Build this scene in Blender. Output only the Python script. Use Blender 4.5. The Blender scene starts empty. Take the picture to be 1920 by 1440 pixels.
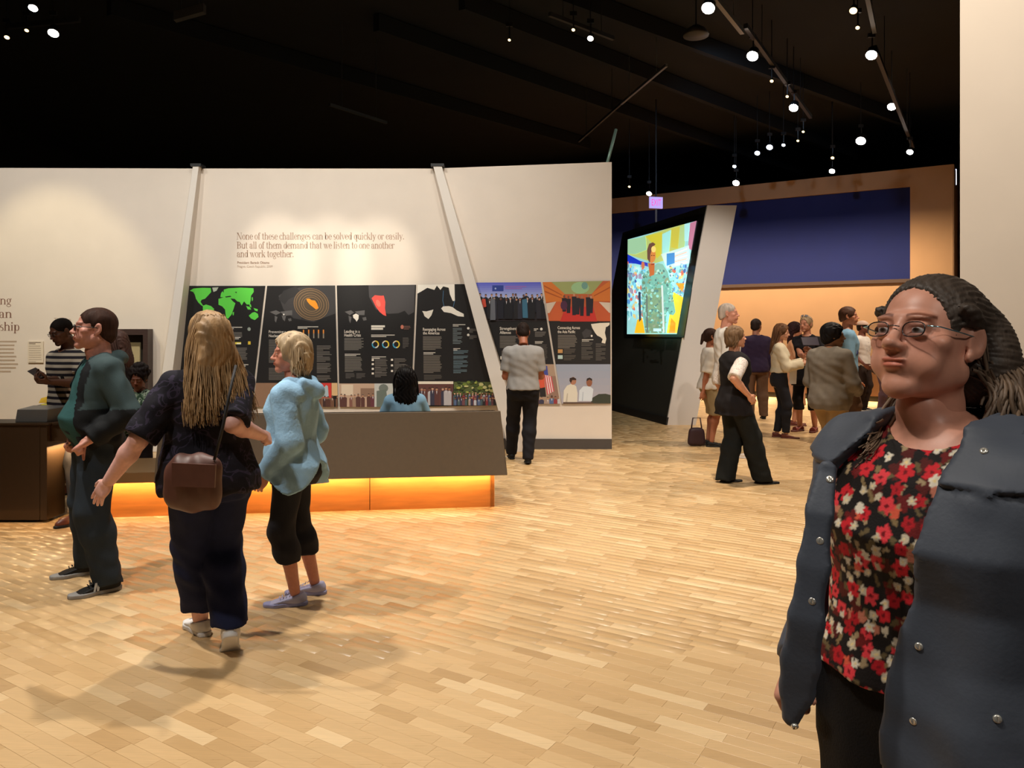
import bpy, math, random
import numpy as np
from mathutils import Vector, Matrix
random.seed(7)
np.random.seed(7)
SC = bpy.context.scene
COL = SC.collection

# ---------------------------------------------------------------- camera, world, lights, exposure
CAM_H, FOC, HOR = 1.58, 1442.0, 620.0      # eye height (m), focal length and horizon row of the 1920x1440 frame
cam_d = bpy.data.cameras.new('camera')
cam_d.sensor_width = 36.0
cam_d.lens = FOC / 1920.0 * 36.0
cam_d.shift_y = -(720.0 - HOR) / 1920.0
cam_d.clip_start = 0.05
cam = bpy.data.objects.new('camera', cam_d)
COL.objects.link(cam)
cam.location = (0, 0, CAM_H)
cam.rotation_euler = (math.pi / 2, 0, 0)
SC.camera = cam

wd = bpy.data.worlds.new('hall_air')
SC.world = wd
wd.use_nodes = True
wd.node_tree.nodes['Background'].inputs[0].default_value = (1.0, 0.93, 0.86, 1)
wd.node_tree.nodes['Background'].inputs[1].default_value = 0.20

SC.view_settings.view_transform = 'Standard'
SC.view_settings.look = 'None'
SC.view_settings.gamma = 1.0
SC.view_settings.use_curve_mapping = False
SC.view_settings.exposure = 0.0

WARM = (1.0, 0.84, 0.66)
NEUT = (1.0, 0.92, 0.82)
WALL = (1.0, 0.955, 0.88)


def spot(loc, target, power, angle, color=NEUT, radius=0.06, blend=0.5):
    d = bpy.data.lights.new('ceiling_or_fill_spot', 'SPOT')
    d.energy = power
    d.color = color
    d.spot_size = math.radians(angle)
    d.spot_blend = blend
    d.shadow_soft_size = radius
    o = bpy.data.objects.new('ceiling_or_fill_spot', d)
    COL.objects.link(o)
    o.location = loc
    o.rotation_euler = (Vector(target) - Vector(loc)).to_track_quat('-Z', 'Y').to_euler()
    return o


def area(loc, target, power, sx, sy, color=NEUT, axis=None):
    """area light of sx by sy, sx along axis"""
    d = bpy.data.lights.new('light_strip', 'AREA')
    d.shape = 'RECTANGLE'
    d.size, d.size_y = sx, sy
    d.energy = power
    d.color = color
    o = bpy.data.objects.new('light_strip', d)
    COL.objects.link(o)
    z = (Vector(loc) - Vector(target)).normalized()
    x = Vector(axis) if axis is not None else Vector((1, 0, 0))
    x = (x - z * x.dot(z)).normalized()
    y = z.cross(x)
    o.matrix_world = Matrix.Translation(Vector(loc)) @ Matrix((x, y, z)).transposed().to_4x4()
    return o


# wall washers over the white exhibit wall
for wx, pw in ((-7.4, 380), (-5.6, 310), (-3.9, 420), (-2.2, 460), (-0.6, 360), (0.8, 210)):
    spot((wx, 6.9, 6.2), (wx, 10.3, 1.3), pw, 88, WALL, 0.15, 1.0)
spot((-3.1, 6.0, 5.9), (-3.15, 10.3, 2.50), 620, 14, (1.0, 0.90, 0.74), 0.08, 0.7)      # framing spots on the quotation
spot((-2.4, 6.0, 5.9), (-2.45, 10.3, 2.48), 620, 14, (1.0, 0.90, 0.74), 0.08, 0.7)
spot((-1.8, 6.0, 5.9), (-1.80, 10.3, 2.45), 620, 14, (1.0, 0.90, 0.74), 0.08, 0.7)
spot((-6.4, 7.0, 5.8), (-6.0, 10.3, 1.7), 330, 36, (1.0, 0.84, 0.50), 0.05, 0.5)        # pool on the left panel
# downlights over the floor
spot((-3.9, 3.9, 6.2), (-1.5, 4.2, 0), 1050, 62, NEUT, 0.10, 0.7)
spot((-1.0, 5.4, 6.2), (0.0, 4.6, 0), 900, 75, NEUT, 0.10, 0.9)
spot((-2.4, 1.2, 6.2), (-0.6, 3.0, 0), 640, 70, NEUT, 0.10, 0.9)
spot((2.0, 7.2, 6.0), (1.3, 7.4, 0), 1150, 75, WARM, 0.10, 0.9)
spot((5.6, 9.5, 5.8), (4.2, 9.6, 0), 1000, 80, WARM, 0.10, 0.9)
spot((8.2, 13.0, 5.6), (6.8, 13.5, 0), 1000, 85, WARM, 0.10, 0.9)
spot((3.6, 15.0, 5.6), (4.6, 15.6, 0), 600, 80, WARM, 0.10, 0.9)
spot((2.0, 8.4, 5.8), (3.3, 12.9, 1.8), 900, 34, NEUT, 0.08, 0.8)                        # added from the camera side to brighten the white fin
spot((-0.9, 0.7, 4.6), (0.85, 1.5, 1.3), 150, 40, NEUT, 0.30, 0.8)                      # on the woman in front
spot((1.9, 1.4, 5.2), (3.2, 4.3, 2.6), 880, 80, NEUT, 0.10, 0.8)                        # right wall
spot((-5.6, 3.6, 6.0), (-3.6, 7.0, 0.9), 420, 50, NEUT, 0.10, 0.8)                       # fill added to lift the dark kiosk corner and its visitors
spot((1.5, -2.2, 4.8), (1.0, 1.4, 1.3), 210, 40, NEUT, 0.30, 0.8)                        # fill added for the same woman, from behind the camera
# wall washers along the far tan wall, below the navy field
for k in range(6):
    q = Vector((8.08, 18.2, 0)) + Vector((.8434, -.5373, 0)) * (-6.2 + k * 1.45) + Vector((-.5373, -.8434, 0)) * 1.5
    area(q + Vector((0, 0, 3.6)), q + Vector((.80, 1.26, 0.6)), 50, 1.2, .10, (1.0, 0.76, 0.48), (.8434, -.5373, 0))
spot((3.0, 12.0, 6.2), (6.0, 18.9, 3.4), 300, 75, (0.5, 0.7, 1.0), .1, 1.0)
spot((6.5, 12.0, 6.2), (8.0, 18.0, 4.6), 60, 70, (1, .8, .66), .1, 1.0)

# ---------------------------------------------------------------- helpers
def at(px, py, y):
    """world point seen at pixel (px, py) of the photograph at depth y"""
    return np.array([(px - 960.0) / FOC * y, y, CAM_H - (py - HOR) / FOC * y])


def ground(px, py):
    return at(px, py, FOC * CAM_H / (py - HOR))


def onplane(px, py, o, n):
    d = at(px, py, 1.0) - np.array([0, 0, CAM_H])
    o = np.asarray(o, float)
    t = np.dot(o - np.array([0, 0, CAM_H]), n) / np.dot(d, n)
    return np.array([0, 0, CAM_H]) + d * t


def lin(c):
    c = [v / 255.0 for v in c]
    return tuple((v / 12.92 if v <= 0.04045 else ((v + 0.055) / 1.055) ** 2.4) for v in c) + (1.0,)


MATS = {}


def mat(name, rgb, rough=0.6, metal=0.0, emit=None, estr=0.0, noise=0.0, nscale=20.0, bump=0.0, bscale=200.0,
        stretch=(1, 1, 1), attr=None, spec=0.5, sheen=0.0):
    if name in MATS:
        return MATS[name]
    m = bpy.data.materials.new(name)
    m.use_nodes = True
    nt = m.node_tree
    N, L = nt.nodes, nt.links
    b = N['Principled BSDF']
    b.inputs['Roughness'].default_value = rough
    b.inputs['Metallic'].default_value = metal
    b.inputs['Specular IOR Level'].default_value = spec
    b.inputs['Sheen Weight'].default_value = sheen
    base = lin(rgb)
    b.inputs['Base Color'].default_value = base
    src = None
    if attr:
        a = N.new('ShaderNodeAttribute')
        a.attribute_name = attr
        mx = N.new('ShaderNodeMix')
        mx.data_type = 'RGBA'
        mx.blend_type = 'MULTIPLY'
        mx.inputs[0].default_value = 1.0
        mx.inputs[6].default_value = base
        L.new(a.outputs['Color'], mx.inputs[7])
        src = mx.outputs[2]
        L.new(src, b.inputs['Base Color'])
    if noise > 0 or bump > 0:
        tc = N.new('ShaderNodeTexCoord')
        mp = N.new('ShaderNodeMapping')
        mp.inputs['Scale'].default_value = stretch
        L.new(tc.outputs['Object'], mp.inputs[0])
    if noise > 0:
        nz = N.new('ShaderNodeTexNoise')
        nz.inputs['Scale'].default_value = nscale
        nz.inputs['Detail'].default_value = 4
        L.new(mp.outputs[0], nz.inputs['Vector'])
        mr = N.new('ShaderNodeMapRange')
        mr.inputs[1].default_value = 0.3
        mr.inputs[2].default_value = 0.7
        mr.inputs[3].default_value = 1 - noise
        mr.inputs[4].default_value = 1 + noise
        L.new(nz.outputs[0], mr.inputs[0])
        mx2 = N.new('ShaderNodeMix')
        mx2.data_type = 'RGBA'
        mx2.blend_type = 'MULTIPLY'
        mx2.inputs[0].default_value = 1.0
        if src is not None:
            L.new(src, mx2.inputs[6])
        else:
            mx2.inputs[6].default_value = base
        L.new(mr.outputs[0], mx2.inputs[7])
        L.new(mx2.outputs[2], b.inputs['Base Color'])
    if bump > 0:
        nb = N.new('ShaderNodeTexNoise')
        nb.inputs['Scale'].default_value = bscale
        nb.inputs['Detail'].default_value = 3
        L.new(mp.outputs[0], nb.inputs['Vector'])
        bp = N.new('ShaderNodeBump')
        bp.inputs['Strength'].default_value = bump
        bp.inputs['Distance'].default_value = 0.01
        L.new(nb.outputs[0], bp.inputs['Height'])
        L.new(bp.outputs[0], b.inputs['Normal'])
    if emit is not None:
        b.inputs['Emission Color'].default_value = lin(emit)
        b.inputs['Emission Strength'].default_value = estr
    MATS[name] = m
    return m


def mesh_np(name, V, F, colors=None, smooth=True, cname='col'):
    """mesh from an (n,3) array and an (m,3|4) array, or a list of polygons"""
    me = bpy.data.meshes.new(name)
    V = np.asarray(V, np.float32)
    if isinstance(F, np.ndarray):
        k = F.shape[1]
        me.vertices.add(len(V))
        me.vertices.foreach_set('co', V.ravel())
        me.loops.add(F.size)
        me.loops.foreach_set('vertex_index', F.astype(np.int32).ravel())
        me.polygons.add(len(F))
        me.polygons.foreach_set('loop_start', np.arange(0, F.size, k, dtype=np.int32))
        me.update(calc_edges=True)
    else:
        me.from_pydata([tuple(map(float, v)) for v in V], [], F)
        me.update()
    if smooth:
        me.polygons.foreach_set('use_smooth', np.ones(len(me.polygons), bool))
    if colors is not None:
        a = me.color_attributes.new(cname, 'FLOAT_COLOR', 'POINT')
        c = np.ones((len(V), 4), np.float32)
        c[:, :3] = colors
        a.data.foreach_set('color', c.ravel())
    return me


def link(name, me, m=None, parent=None, loc=None):
    o = bpy.data.objects.new(name, me)
    COL.objects.link(o)
    if m is not None and not len(me.materials):
        me.materials.append(m)
    if parent is not None:
        o.parent = parent
    if loc is not None:
        o.location = loc
    return o


def tag(o, label, cat, group=None):
    o['label'] = label
    o['category'] = cat
    if group:
        o['group'] = group
    return o


def empty(name, loc, label=None, cat=None, group=None):
    o = bpy.data.objects.new(name, None)
    o.empty_display_size = 0.1
    COL.objects.link(o)
    o.location = loc
    if label:
        tag(o, label, cat, group)
    return o


def structure(o):
    o['kind'] = 'structure'
    return o


class MB:
    """collects boxes, prisms, tubes and quads in world or local coordinates"""

    def __init__(s):
        s.V, s.F = [], []

    def add(s, V, F):
        b = len(s.V)
        s.V += [tuple(map(float, v)) for v in V]
        s.F += [tuple(b + i for i in f) for f in F]
        return s

    def hexa(s, b4, t4):
        return s.add(list(b4) + list(t4), [(3, 2, 1, 0), (4, 5, 6, 7), (0, 1, 5, 4), (1, 2, 6, 5), (2, 3, 7, 6), (3, 0, 4, 7)])

    def box(s, x0, x1, y0, y1, z0, z1):
        return s.hexa([(x0, y0, z0), (x1, y0, z0), (x1, y1, z0), (x0, y1, z0)], [(x0, y0, z1), (x1, y0, z1), (x1, y1, z1), (x0, y1, z1)])

    def prism(s, poly, off):
        """poly: list of 3d points (front face), off: extrusion vector"""
        n = len(poly)
        P = [np.asarray(p, float) for p in poly]
        Q = [p + np.asarray(off, float) for p in P]
        F = [tuple(range(n)), tuple(range(2 * n - 1, n - 1, -1))]
        for i in range(n):
            j = (i + 1) % n
            F.append((i, i + n, j + n, j))
        return s.add(P + Q, F)

    def tube(s, pts, rad, n=8, cap=True):
        V, F = tube_np(np.asarray(pts, float), rad, n)
        return s.add(V, [tuple(f) for f in F] + ([tuple(range(n - 1, -1, -1)), tuple(range(len(V) - n, len(V)))] if cap else []))

    def build(s, name, m, parent=None, smooth=False, loc=None, bevel=0.0, fixn=True):
        me = bpy.data.meshes.new(name)
        off = np.zeros(3) if loc is None else np.asarray(loc, float)
        V = [tuple(np.asarray(v) - off) for v in s.V] if loc is not None else s.V
        me.from_pydata(V, [], s.F)
        if fixn:
            import bmesh
            bm = bmesh.new()
            bm.from_mesh(me)
            bmesh.ops.recalc_face_normals(bm, faces=bm.faces)
            if bevel:
                bmesh.ops.bevel(bm, geom=bm.edges[:], offset=bevel, segments=2, affect='EDGES', profile=0.5)
            bm.to_mesh(me)
            bm.free()
        me.update()
        if smooth:
            me.polygons.foreach_set('use_smooth', np.ones(len(me.polygons), bool))
        return link(name, me, m, parent, loc)


def tube_np(P, rad, n=6):
    P = np.asarray(P, float)
    k = len(P)
    rad = np.broadcast_to(np.asarray(rad, float), (k,))
    T = np.gradient(P, axis=0)
    T /= np.linalg.norm(T, axis=1, keepdims=True) + 1e-9
    ref = np.array([0, 0, 1.0]) if abs(T[0, 2]) < 0.9 else np.array([1.0, 0, 0])
    A = np.cross(T, ref)
    A /= np.linalg.norm(A, axis=1, keepdims=True) + 1e-9
    B = np.cross(T, A)
    th = np.linspace(0, 2 * np.pi, n, endpoint=False)
    V = P[:, None, :] + rad[:, None, None] * (np.cos(th)[None, :, None] * A[:, None, :] + np.sin(th)[None, :, None] * B[:, None, :])
    i = np.arange(k - 1)[:, None] * n
    j = np.arange(n)[None, :]
    j2 = (np.arange(n)[None, :] + 1) % n
    F = np.stack([i + j, i + j2, i + n + j2, i + n + j], -1).reshape(-1, 4)
    return V.reshape(-1, 3), F


def join_np(parts):
    """parts: list of (V, quads, colors|None) -> one V, F, C"""
    Vs, Fs, Cs, b = [], [], [], 0
    for V, F, C in parts:
        Vs.append(V)
        Fs.append(F + b)
        Cs.append(np.ones((len(V), 3)) if C is None else C)
        b += len(V)
    return np.concatenate(Vs), np.concatenate(Fs), np.concatenate(Cs)


# ---------------------------------------------------------------- distance fields and their surface
def smin(a, b, k):
    h = np.clip(0.5 + 0.5 * (b - a) / k, 0, 1)
    return b + (a - b) * h - k * h * (1 - h)


def cap(a, b, ra, rb):
    a, b = np.asarray(a, np.float32), np.asarray(b, np.float32)
    ba = b - a
    L = max(float(ba @ ba), 1e-9)

    def f(P):
        pa = P - a
        t = np.clip(pa @ ba / L, 0, 1)
        q = pa - t[:, None] * ba
        return np.sqrt((q * q).sum(1)) - (ra + t * (rb - ra))
    return f


def ell(c, r, M=None):
    c, r = np.asarray(c, np.float32), np.asarray(r, np.float32)
    rm = float(r.min())

    def f(P):
        q = P - c
        if M is not None:
            q = q @ M
        q0 = q / r
        k0 = np.sqrt((q0 * q0).sum(1))
        q1 = q0 / r
        k1 = np.sqrt((q1 * q1).sum(1)) + 1e-6
        return np.where(k0 < 0.15, -rm * (1 - k0), k0 * (k0 - 1) / k1)
    return f


def loft(S, p=2.3):
    """S rows: z, cx, cy, rx, ry, yaw (radians: forward direction), interpolated along z"""
    S = np.asarray(S, float)
    Z = S[:, 0]

    def f(P):
        z = np.clip(P[:, 2], Z[0], Z[-1])
        cx, cy, rx, ry, yw = (np.interp(z, Z, S[:, i]) for i in range(1, 6))
        dx, dy = P[:, 0] - cx, P[:, 1] - cy
        c, s = np.cos(yw), np.sin(yw)
        fw = dx * c + dy * s
        sd = dx * s - dy * c
        q = (np.abs(sd / rx) ** p + np.abs(fw / ry) ** p) ** (1 / p)
        d = (q - 1) * np.minimum(rx, ry)
        ez = np.maximum(np.maximum(Z[0] - P[:, 2], P[:, 2] - Z[-1]), -9)
        out = np.where(ez > 0, np.sqrt(np.maximum(d, 0) ** 2 + np.maximum(ez, 0) ** 2), np.maximum(d, -9))
        return out.astype(np.float32)
    return f


def uni(k, fs):
    def f(P):
        d = fs[0](P)
        for g in fs[1:]:
            d = smin(d, g(P), k)
        return d
    return f


def sub(f0, g, k=0.004):
    def f(P):
        return -smin(-f0(P), g(P), k)
    return f


def inter(f0, g, k=0.004):
    def f(P):
        return -smin(-f0(P), -g(P), k)
    return f


def half(c, n):
    c, n = np.asarray(c, np.float32), np.asarray(n, np.float32)
    n = n / np.linalg.norm(n)
    return lambda P: (P - c) @ n


def nets(f, lo, hi, h, slack=2.0):
    """surface nets of f < 0 in the box lo..hi with cells of h; evaluates only near the surface"""
    lo, hi = np.asarray(lo, float), np.asarray(hi, float)
    B = 4
    nb = np.ceil((hi - lo) / (h * B)).astype(int) + 1
    n = nb * B
    g = [lo[i] + (np.arange(nb[i]) * B + (B - 1) / 2) * h for i in range(3)]
    C = np.stack(np.meshgrid(*g, indexing='ij'), -1).reshape(-1, 3).astype(np.float32)
    dc = f(C).reshape(nb)
    act = np.abs(dc) < h * B * 0.87 * slack
    D = np.repeat(np.repeat(np.repeat(dc, B, 0), B, 1), B, 2).astype(np.float32)
    A = np.repeat(np.repeat(np.repeat(act, B, 0), B, 1), B, 2)
    I = np.argwhere(A)
    D[A] = f((lo + I * h).astype(np.float32))
    D[0], D[-1], D[:, 0], D[:, -1], D[:, :, 0], D[:, :, -1] = [np.abs(x) + 1e-5 for x in (D[0], D[-1], D[:, 0], D[:, -1], D[:, :, 0], D[:, :, -1])]
    S = D < 0
    cnt = np.zeros(n - 1, np.int8)
    offs = [(i, j, k) for i in (0, 1) for j in (0, 1) for k in (0, 1)]
    for i, j, k in offs:
        cnt += S[i:n[0] - 1 + i, j:n[1] - 1 + j, k:n[2] - 1 + k]
    cells = np.argwhere((cnt > 0) & (cnt < 8))
    if not len(cells):
        return np.zeros((0, 3)), np.zeros((0, 4), int)
    vid = -np.ones(n - 1, np.int32)
    vid[cells[:, 0], cells[:, 1], cells[:, 2]] = np.arange(len(cells))
    cd = np.stack([D[cells[:, 0] + i, cells[:, 1] + j, cells[:, 2] + k] for i, j, k in offs], 1)
    acc = np.zeros((len(cells), 3))
    num = np.zeros(len(cells))
    for a in range(8):
        for ax in (4, 2, 1):
            if not a & ax:
                b = a | ax
                d0, d1 = cd[:, a], cd[:, b]
                m = (d0 < 0) != (d1 < 0)
                t = np.where(m, d0 / np.where(m, d0 - d1, 1), 0)
                pa, pb = np.array(offs[a], float), np.array(offs[b], float)
                acc += np.where(m[:, None], pa + t[:, None] * (pb - pa), 0)
                num += m
    V = lo + (cells + acc / num[:, None]) * h
    F = []
    for ax in range(3):
        s0 = [slice(None)] * 3
        s1 = [slice(None)] * 3
        s0[ax], s1[ax] = slice(0, -1), slice(1, None)
        ch = S[tuple(s0)] != S[tuple(s1)]
        E = np.argwhere(ch)
        E = E[(E > 0).all(1) | ((E[:, ax] >= 0) & (np.delete(E, ax, 1) > 0).all(1))]
        u, w = (ax + 1) % 3, (ax + 2) % 3
        q = []
        for du, dw in ((1, 1), (0, 1), (0, 0), (1, 0)):
            c = E.copy()
            c[:, u] -= du
            c[:, w] -= dw
            q.append(vid[c[:, 0], c[:, 1], c[:, 2]])
        q = np.stack(q, 1)
        ins = S[E[:, 0], E[:, 1], E[:, 2]]
        q = np.where(ins[:, None], q, q[:, ::-1])
        F.append(q[(q >= 0).all(1)])
    return V, np.concatenate(F)


def folds(P, amp, seed=0.0, vert=1.0):
    """soft cloth creases: mostly hanging, a few drawn across"""
    x, y, z = P[:, 0], P[:, 1], P[:, 2]
    w = 1.6 * np.sin(6 * z + seed) + .8 * np.sin(15 * z + 2 * seed + 4 * x)
    a = np.sin(62 * x + 9 * z + 1.5 * w + seed)
    b = np.sin(58 * y - 12 * z + 1.3 * w + 1.7 * seed)
    c = np.sin(64 * z + 26 * x - 22 * y + 2.2 * np.sin(11 * x + 9 * y + seed))
    m = .5 + .5 * np.sin(9 * z + 5 * x - 6 * y + 2 * seed)
    return amp * (.45 * (a + b) * (.4 + .6 * m) + .45 * c * (1 - m))

# ---------------------------------------------------------------- people: templates for head, hand, shoe (metres)
CACHE = {}


def v3(*a):
    return np.array(a, float)


def head_sdf(sex='m', fat=0.0, ears=True):
    j = 1.0 if sex == 'm' else 0.9
    fs = [ell((0, -.015, .03), (.076, .097, .086)), ell((0, .022, -.028), (.06 + fat * .6, .068, .08))]
    d = uni(.02, fs)
    parts = [cap((-.044 * j - fat, .002, -.055), (-.012, .068, -.09), .021 + fat, .019), cap((.044 * j + fat, .002, -.055), (.012, .068, -.09), .021 + fat, .019),
             ell((0, .076, -.092), (.02 * j, .017, .018)),
             ell((-.043, .055, -.014), (.022 + fat, .021, .02)), ell((.043, .055, -.014), (.022 + fat, .021, .02)),
             ell((-.034, .062, -.05), (.022 + fat, .02, .026)), ell((.034, .062, -.05), (.022 + fat, .02, .026)),
             ell((0, .078, -.05), (.027, .02, .024)),
             ell((-.026, .079, .027), (.024, .012, .007 * j)), ell((.026, .079, .027), (.024, .012, .007 * j))]
    d = uni(.016, [d] + parts)
    for s in (-1, 1):
        d = sub(d, ell((s * .031, .099, .007), (.019, .018, .0115)), .012)
    lids = []
    for s in (-1, 1):
        lids += [ell((s * .031, .0755, .006), (.0155, .0112, .0115)), ell((s * .031, .0795, .0142), (.0165, .0112, .0058)), ell((s * .031, .0795, -.0042), (.015, .0102, .0045))]
    d = uni(.005, [d] + lids)
    nose = uni(.008, [cap((0, .083, .02), (0, .106, -.02), .0075, .0105), ell((0, .110, -.022), (.0115, .0105, .0095)),
                      ell((-.0125, .098, -.026), (.0075, .0105, .0075)), ell((.0125, .098, -.026), (.0075, .0105, .0075))])
    d = uni(.008, [d, nose])
    for s in (-1, 1):
        d = sub(d, ell((s * .0065, .104, -.0335), (.0035, .005, .004)), .003)
    lips = uni(.002, [ell((0, .0965, -.0485), (.022, .0075, .0042)), ell((0, .0955, -.0585), (.0185, .0085, .0052))])
    d = uni(.004, [d, lips])
    d = sub(d, ell((0, .1065, -.0535), (.023, .008, .0011)), .0015)
    if ears:
        for s in (-1, 1):
            M = np.array(Matrix.Rotation(s * .35, 3, 'Z'), np.float32)
            e = ell((s * .079, -.010, .001), (.0075, .018, .031), M)
            e = uni(.006, [e, ell((s * .076, .001, -.027), (.006, .009, .010))])
            e = sub(e, ell((s * .087, -.006, .003), (.0065, .0105, .019), M), .004)
            d = uni(.006, [d, e])
    nk = .051 if sex == 'm' else .045
    d = uni(.022, [d, cap((0, -.022, -.055), (0, -.040, -.19), nk + fat * .7, nk + .004 + fat)])
    return d


def head_tint(V, sex='m', brow=(.38, .3, .25), lip=(.86, .58, .55)):
    x, y, z = V[:, 0], V[:, 1], V[:, 2]
    C = np.ones((len(V), 3))
    ax = np.abs(x)

    def put(m, c):
        C[:] = C * (1 - m[:, None]) + C * np.asarray(c)[None, :] * m[:, None]
    ck = np.exp(-(((ax - .04) / .02) ** 2 + ((z + .02) / .02) ** 2)) * (y > .03)
    put(ck * .5, (1.0, .84, .8))
    bz = .0285 + .004 * np.sin(np.clip((ax - .008) / .044, 0, 1) * 3.0)
    m = np.clip(1.4 - np.abs(z - bz) / .0034, 0, 1) * (ax > .011) * (ax < .05) * (y > .05)
    put(m, brow)
    m = np.clip(1.5 - np.sqrt((x / .0235) ** 2 + ((z + .0538) / .0105) ** 2) * 1.25, 0, 1) * (y > .088)
    put(np.clip(m * 1.6, 0, 1), lip)
    m = np.exp(-(((ax - .031) / .013) ** 2 + ((z - .013) / .006) ** 2)) * (y > .06)
    put(m * .35, (.7, .55, .5))
    return C


def get_head(sex, h=.0042, fat=0.0, brow=(.38, .3, .25), lip=(.86, .58, .55)):
    k = ('head', sex, h, fat)
    if k not in CACHE:
        CACHE[k] = nets(head_sdf(sex, fat), (-.1, -.13, -.175), (.1, .135, .13), h)
    V, F = CACHE[k]
    return V, F, head_tint(V, sex, brow, lip)


def hand_sdf(curl, spread=0.0, thumb=0.0):
    fs = [ell((0, .048, 0), (.041, .056, .0155)), cap((-.026, .03, -.002), (-.028, .085, 0), .011, .0095), cap((.026, .03, -.002), (.028, .078, 0), .011, .0088), cap((0, -.035, 0), (0, .02, 0), .024, .026)]
    d = uni(.014, fs)
    for i, (bx, L) in enumerate(((-.029, .072), (-.0095, .080), (.010, .074), (.0285, .058))):
        p = v3(bx, .086 - .006 * abs(i - 1.2), 0)
        ang = 0.12
        side = (i - 1.3) * (.05 + spread)
        ch = []
        for s, (fr, r0, r1) in enumerate(((.45, .0092, .0085), (.3, .0085, .0078), (.25, .0078, .0066))):
            ang += curl[s] * (1 + .08 * i)
            q = p + L * fr * v3(math.sin(side) * math.cos(ang), math.cos(side) * math.cos(ang), -math.sin(ang))
            ch.append(cap(p, q, r0, r1))
            p = q
        d = uni(.004, [d, uni(.003, ch)])
    p = v3(-.024, .022, -.006)
    ch = []
    dr = v3(-.66, .68, -.30 - thumb)
    for L, r0, r1 in ((.046, .0135, .0115), (.034, .0112, .0100), (.026, .0098, .0080)):
        q = p + L * dr / np.linalg.norm(dr)
        ch.append(cap(p, q, r0, r1))
        p = q
        dr = dr + v3(.28 + thumb, .1, -.12 - thumb * .6)
    return uni(.007, [d, uni(.004, ch)])


HANDS = {'relaxed': ((.25, .35, .3), 0.0, 0.0), 'fist': ((1.25, 1.35, .9), -.02, .35), 'hold': ((.55, .7, .5), 0.0, .3), 'open': ((.06, .12, .1), .04, -.05)}


def get_hand(kind, h=.0042):
    k = ('hand', kind, h)
    if k not in CACHE:
        c, s, t = HANDS[kind]
        CACHE[k] = nets(hand_sdf(c, s, t), (-.09, -.05, -.12), (.07, .19, .045), h)
    return CACHE[k]


def get_shoe(kind, h=.0068):
    """upper, sole meshes: y forward, ankle joint at (0,0,.085)"""
    k = ('shoe', kind, h)
    if k not in CACHE:
        W = {'sneaker': 1.0, 'dress': .92, 'boot': .96, 'sandal': .9}[kind]
        hi = {'sneaker': .075, 'dress': .065, 'boot': .155, 'sandal': .02}[kind]
        up = uni(.03, [cap((0, -.042, .042), (0, .02, .05), .036 * W, .041 * W), cap((0, .02, .05), (.004, .125, .036), .041 * W, .040 * W), cap((.004, .12, .034), (.006, .165, .028), .039 * W, .028 * W), cap((0, -.02, .05), (0, -.018, hi), .039, .040)])
        up = inter(up, half((0, 0, .018), (0, 0, -1)), .006)
        up = inter(up, half((0, -.02, hi), (0, .28, 1)), .006)
        if kind == 'sneaker':
            lace = uni(.004, [cap((-.022, .045 + .018 * i, .083 - .0085 * i), (.022, .045 + .018 * i, .083 - .0085 * i), .005, .005) for i in range(4)])
            up = uni(.004, [up, lace])
        if kind == 'sandal':
            foot = uni(.025, [cap((0, -.04, .045), (0, .02, .055), .03, .034), cap((0, .02, .052), (.004, .12, .034), .034, .036), cap((.004, .12, .032), (.006, .16, .026), .03, .018)])
            st = lambda c, n, w: (lambda P: np.abs((P - np.asarray(c)) @ np.asarray(n)) - w)
            band = uni(.002, [st((0, .11, .03), (0, 1, .1), .02), st((0, .0, .08), (0, .5, .85), .012), st((0, -.05, .05), (0, 1, 0), .014)])
            up = inter(uni(.001, [lambda P, f=foot: f(P) - .006]), band, .003)
            up = inter(up, half((0, 0, .02), (0, 0, -1)), .003)
        th = .024 if kind in ('sneaker', 'sandal') else .02

        def sole(P):
            Q = P.copy()
            Q[:, 2] = 0
            d2 = uni(.02, [cap((0, -.045, 0), (.0, .03, 0), .037 * W, .036 * W), cap((0, .03, 0), (.004, .12, 0), .036 * W, .046 * W), cap((.004, .12, 0), (.007, .17, 0), .045 * W, .032 * W)])(Q)
            dz = np.abs(P[:, 2] - th / 2) - th / 2
            q = np.stack([d2, dz], 1)
            return np.minimum(q.max(1), 0) + np.sqrt((np.maximum(q, 0) ** 2).sum(1)) - .002
        CACHE[k] = (nets(up, (-.06, -.1, -.01), (.07, .215, .2), h), nets(sole, (-.06, -.1, -.012), (.07, .225, .05), h))
    return CACHE[k]


def ik(a, b, l1, l2, pole):
    a, b = np.asarray(a, float), np.asarray(b, float)
    d = b - a
    L = np.linalg.norm(d)
    u = d / (L + 1e-9)
    if L > (l1 + l2) * .998:
        L2 = (l1 + l2) * .998
        b = a + u * L2
        L = L2
    x = (l1 * l1 - l2 * l2 + L * L) / (2 * L)
    hgt = math.sqrt(max(l1 * l1 - x * x, 0))
    p = np.asarray(pole, float)
    p = p - u * (p @ u)
    p /= np.linalg.norm(p) + 1e-9
    return a + u * x + p * hgt, b


TORSO = {
    'm': [(.455, .080, .058, 0), (.49, .096, .066, -.004), (.53, .099, .068, -.004), (.58, .094, .064, 0), (.62, .089, .061, .003), (.68, .094, .066, .004), (.74, .103, .071, .004), (.785, .103, .062, 0), (.815, .080, .050, -.004), (.835, .046, .042, -.006)],
    'f': [(.455, .086, .060, 0), (.49, .101, .072, -.006), (.53, .101, .072, -.006), (.58, .090, .062, 0), (.625, .078, .055, .002), (.68, .082, .060, .004), (.73, .088, .070, .010), (.785, .090, .056, .002), (.815, .070, .044, -.004), (.835, .040, .036, -.006)]}


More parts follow.
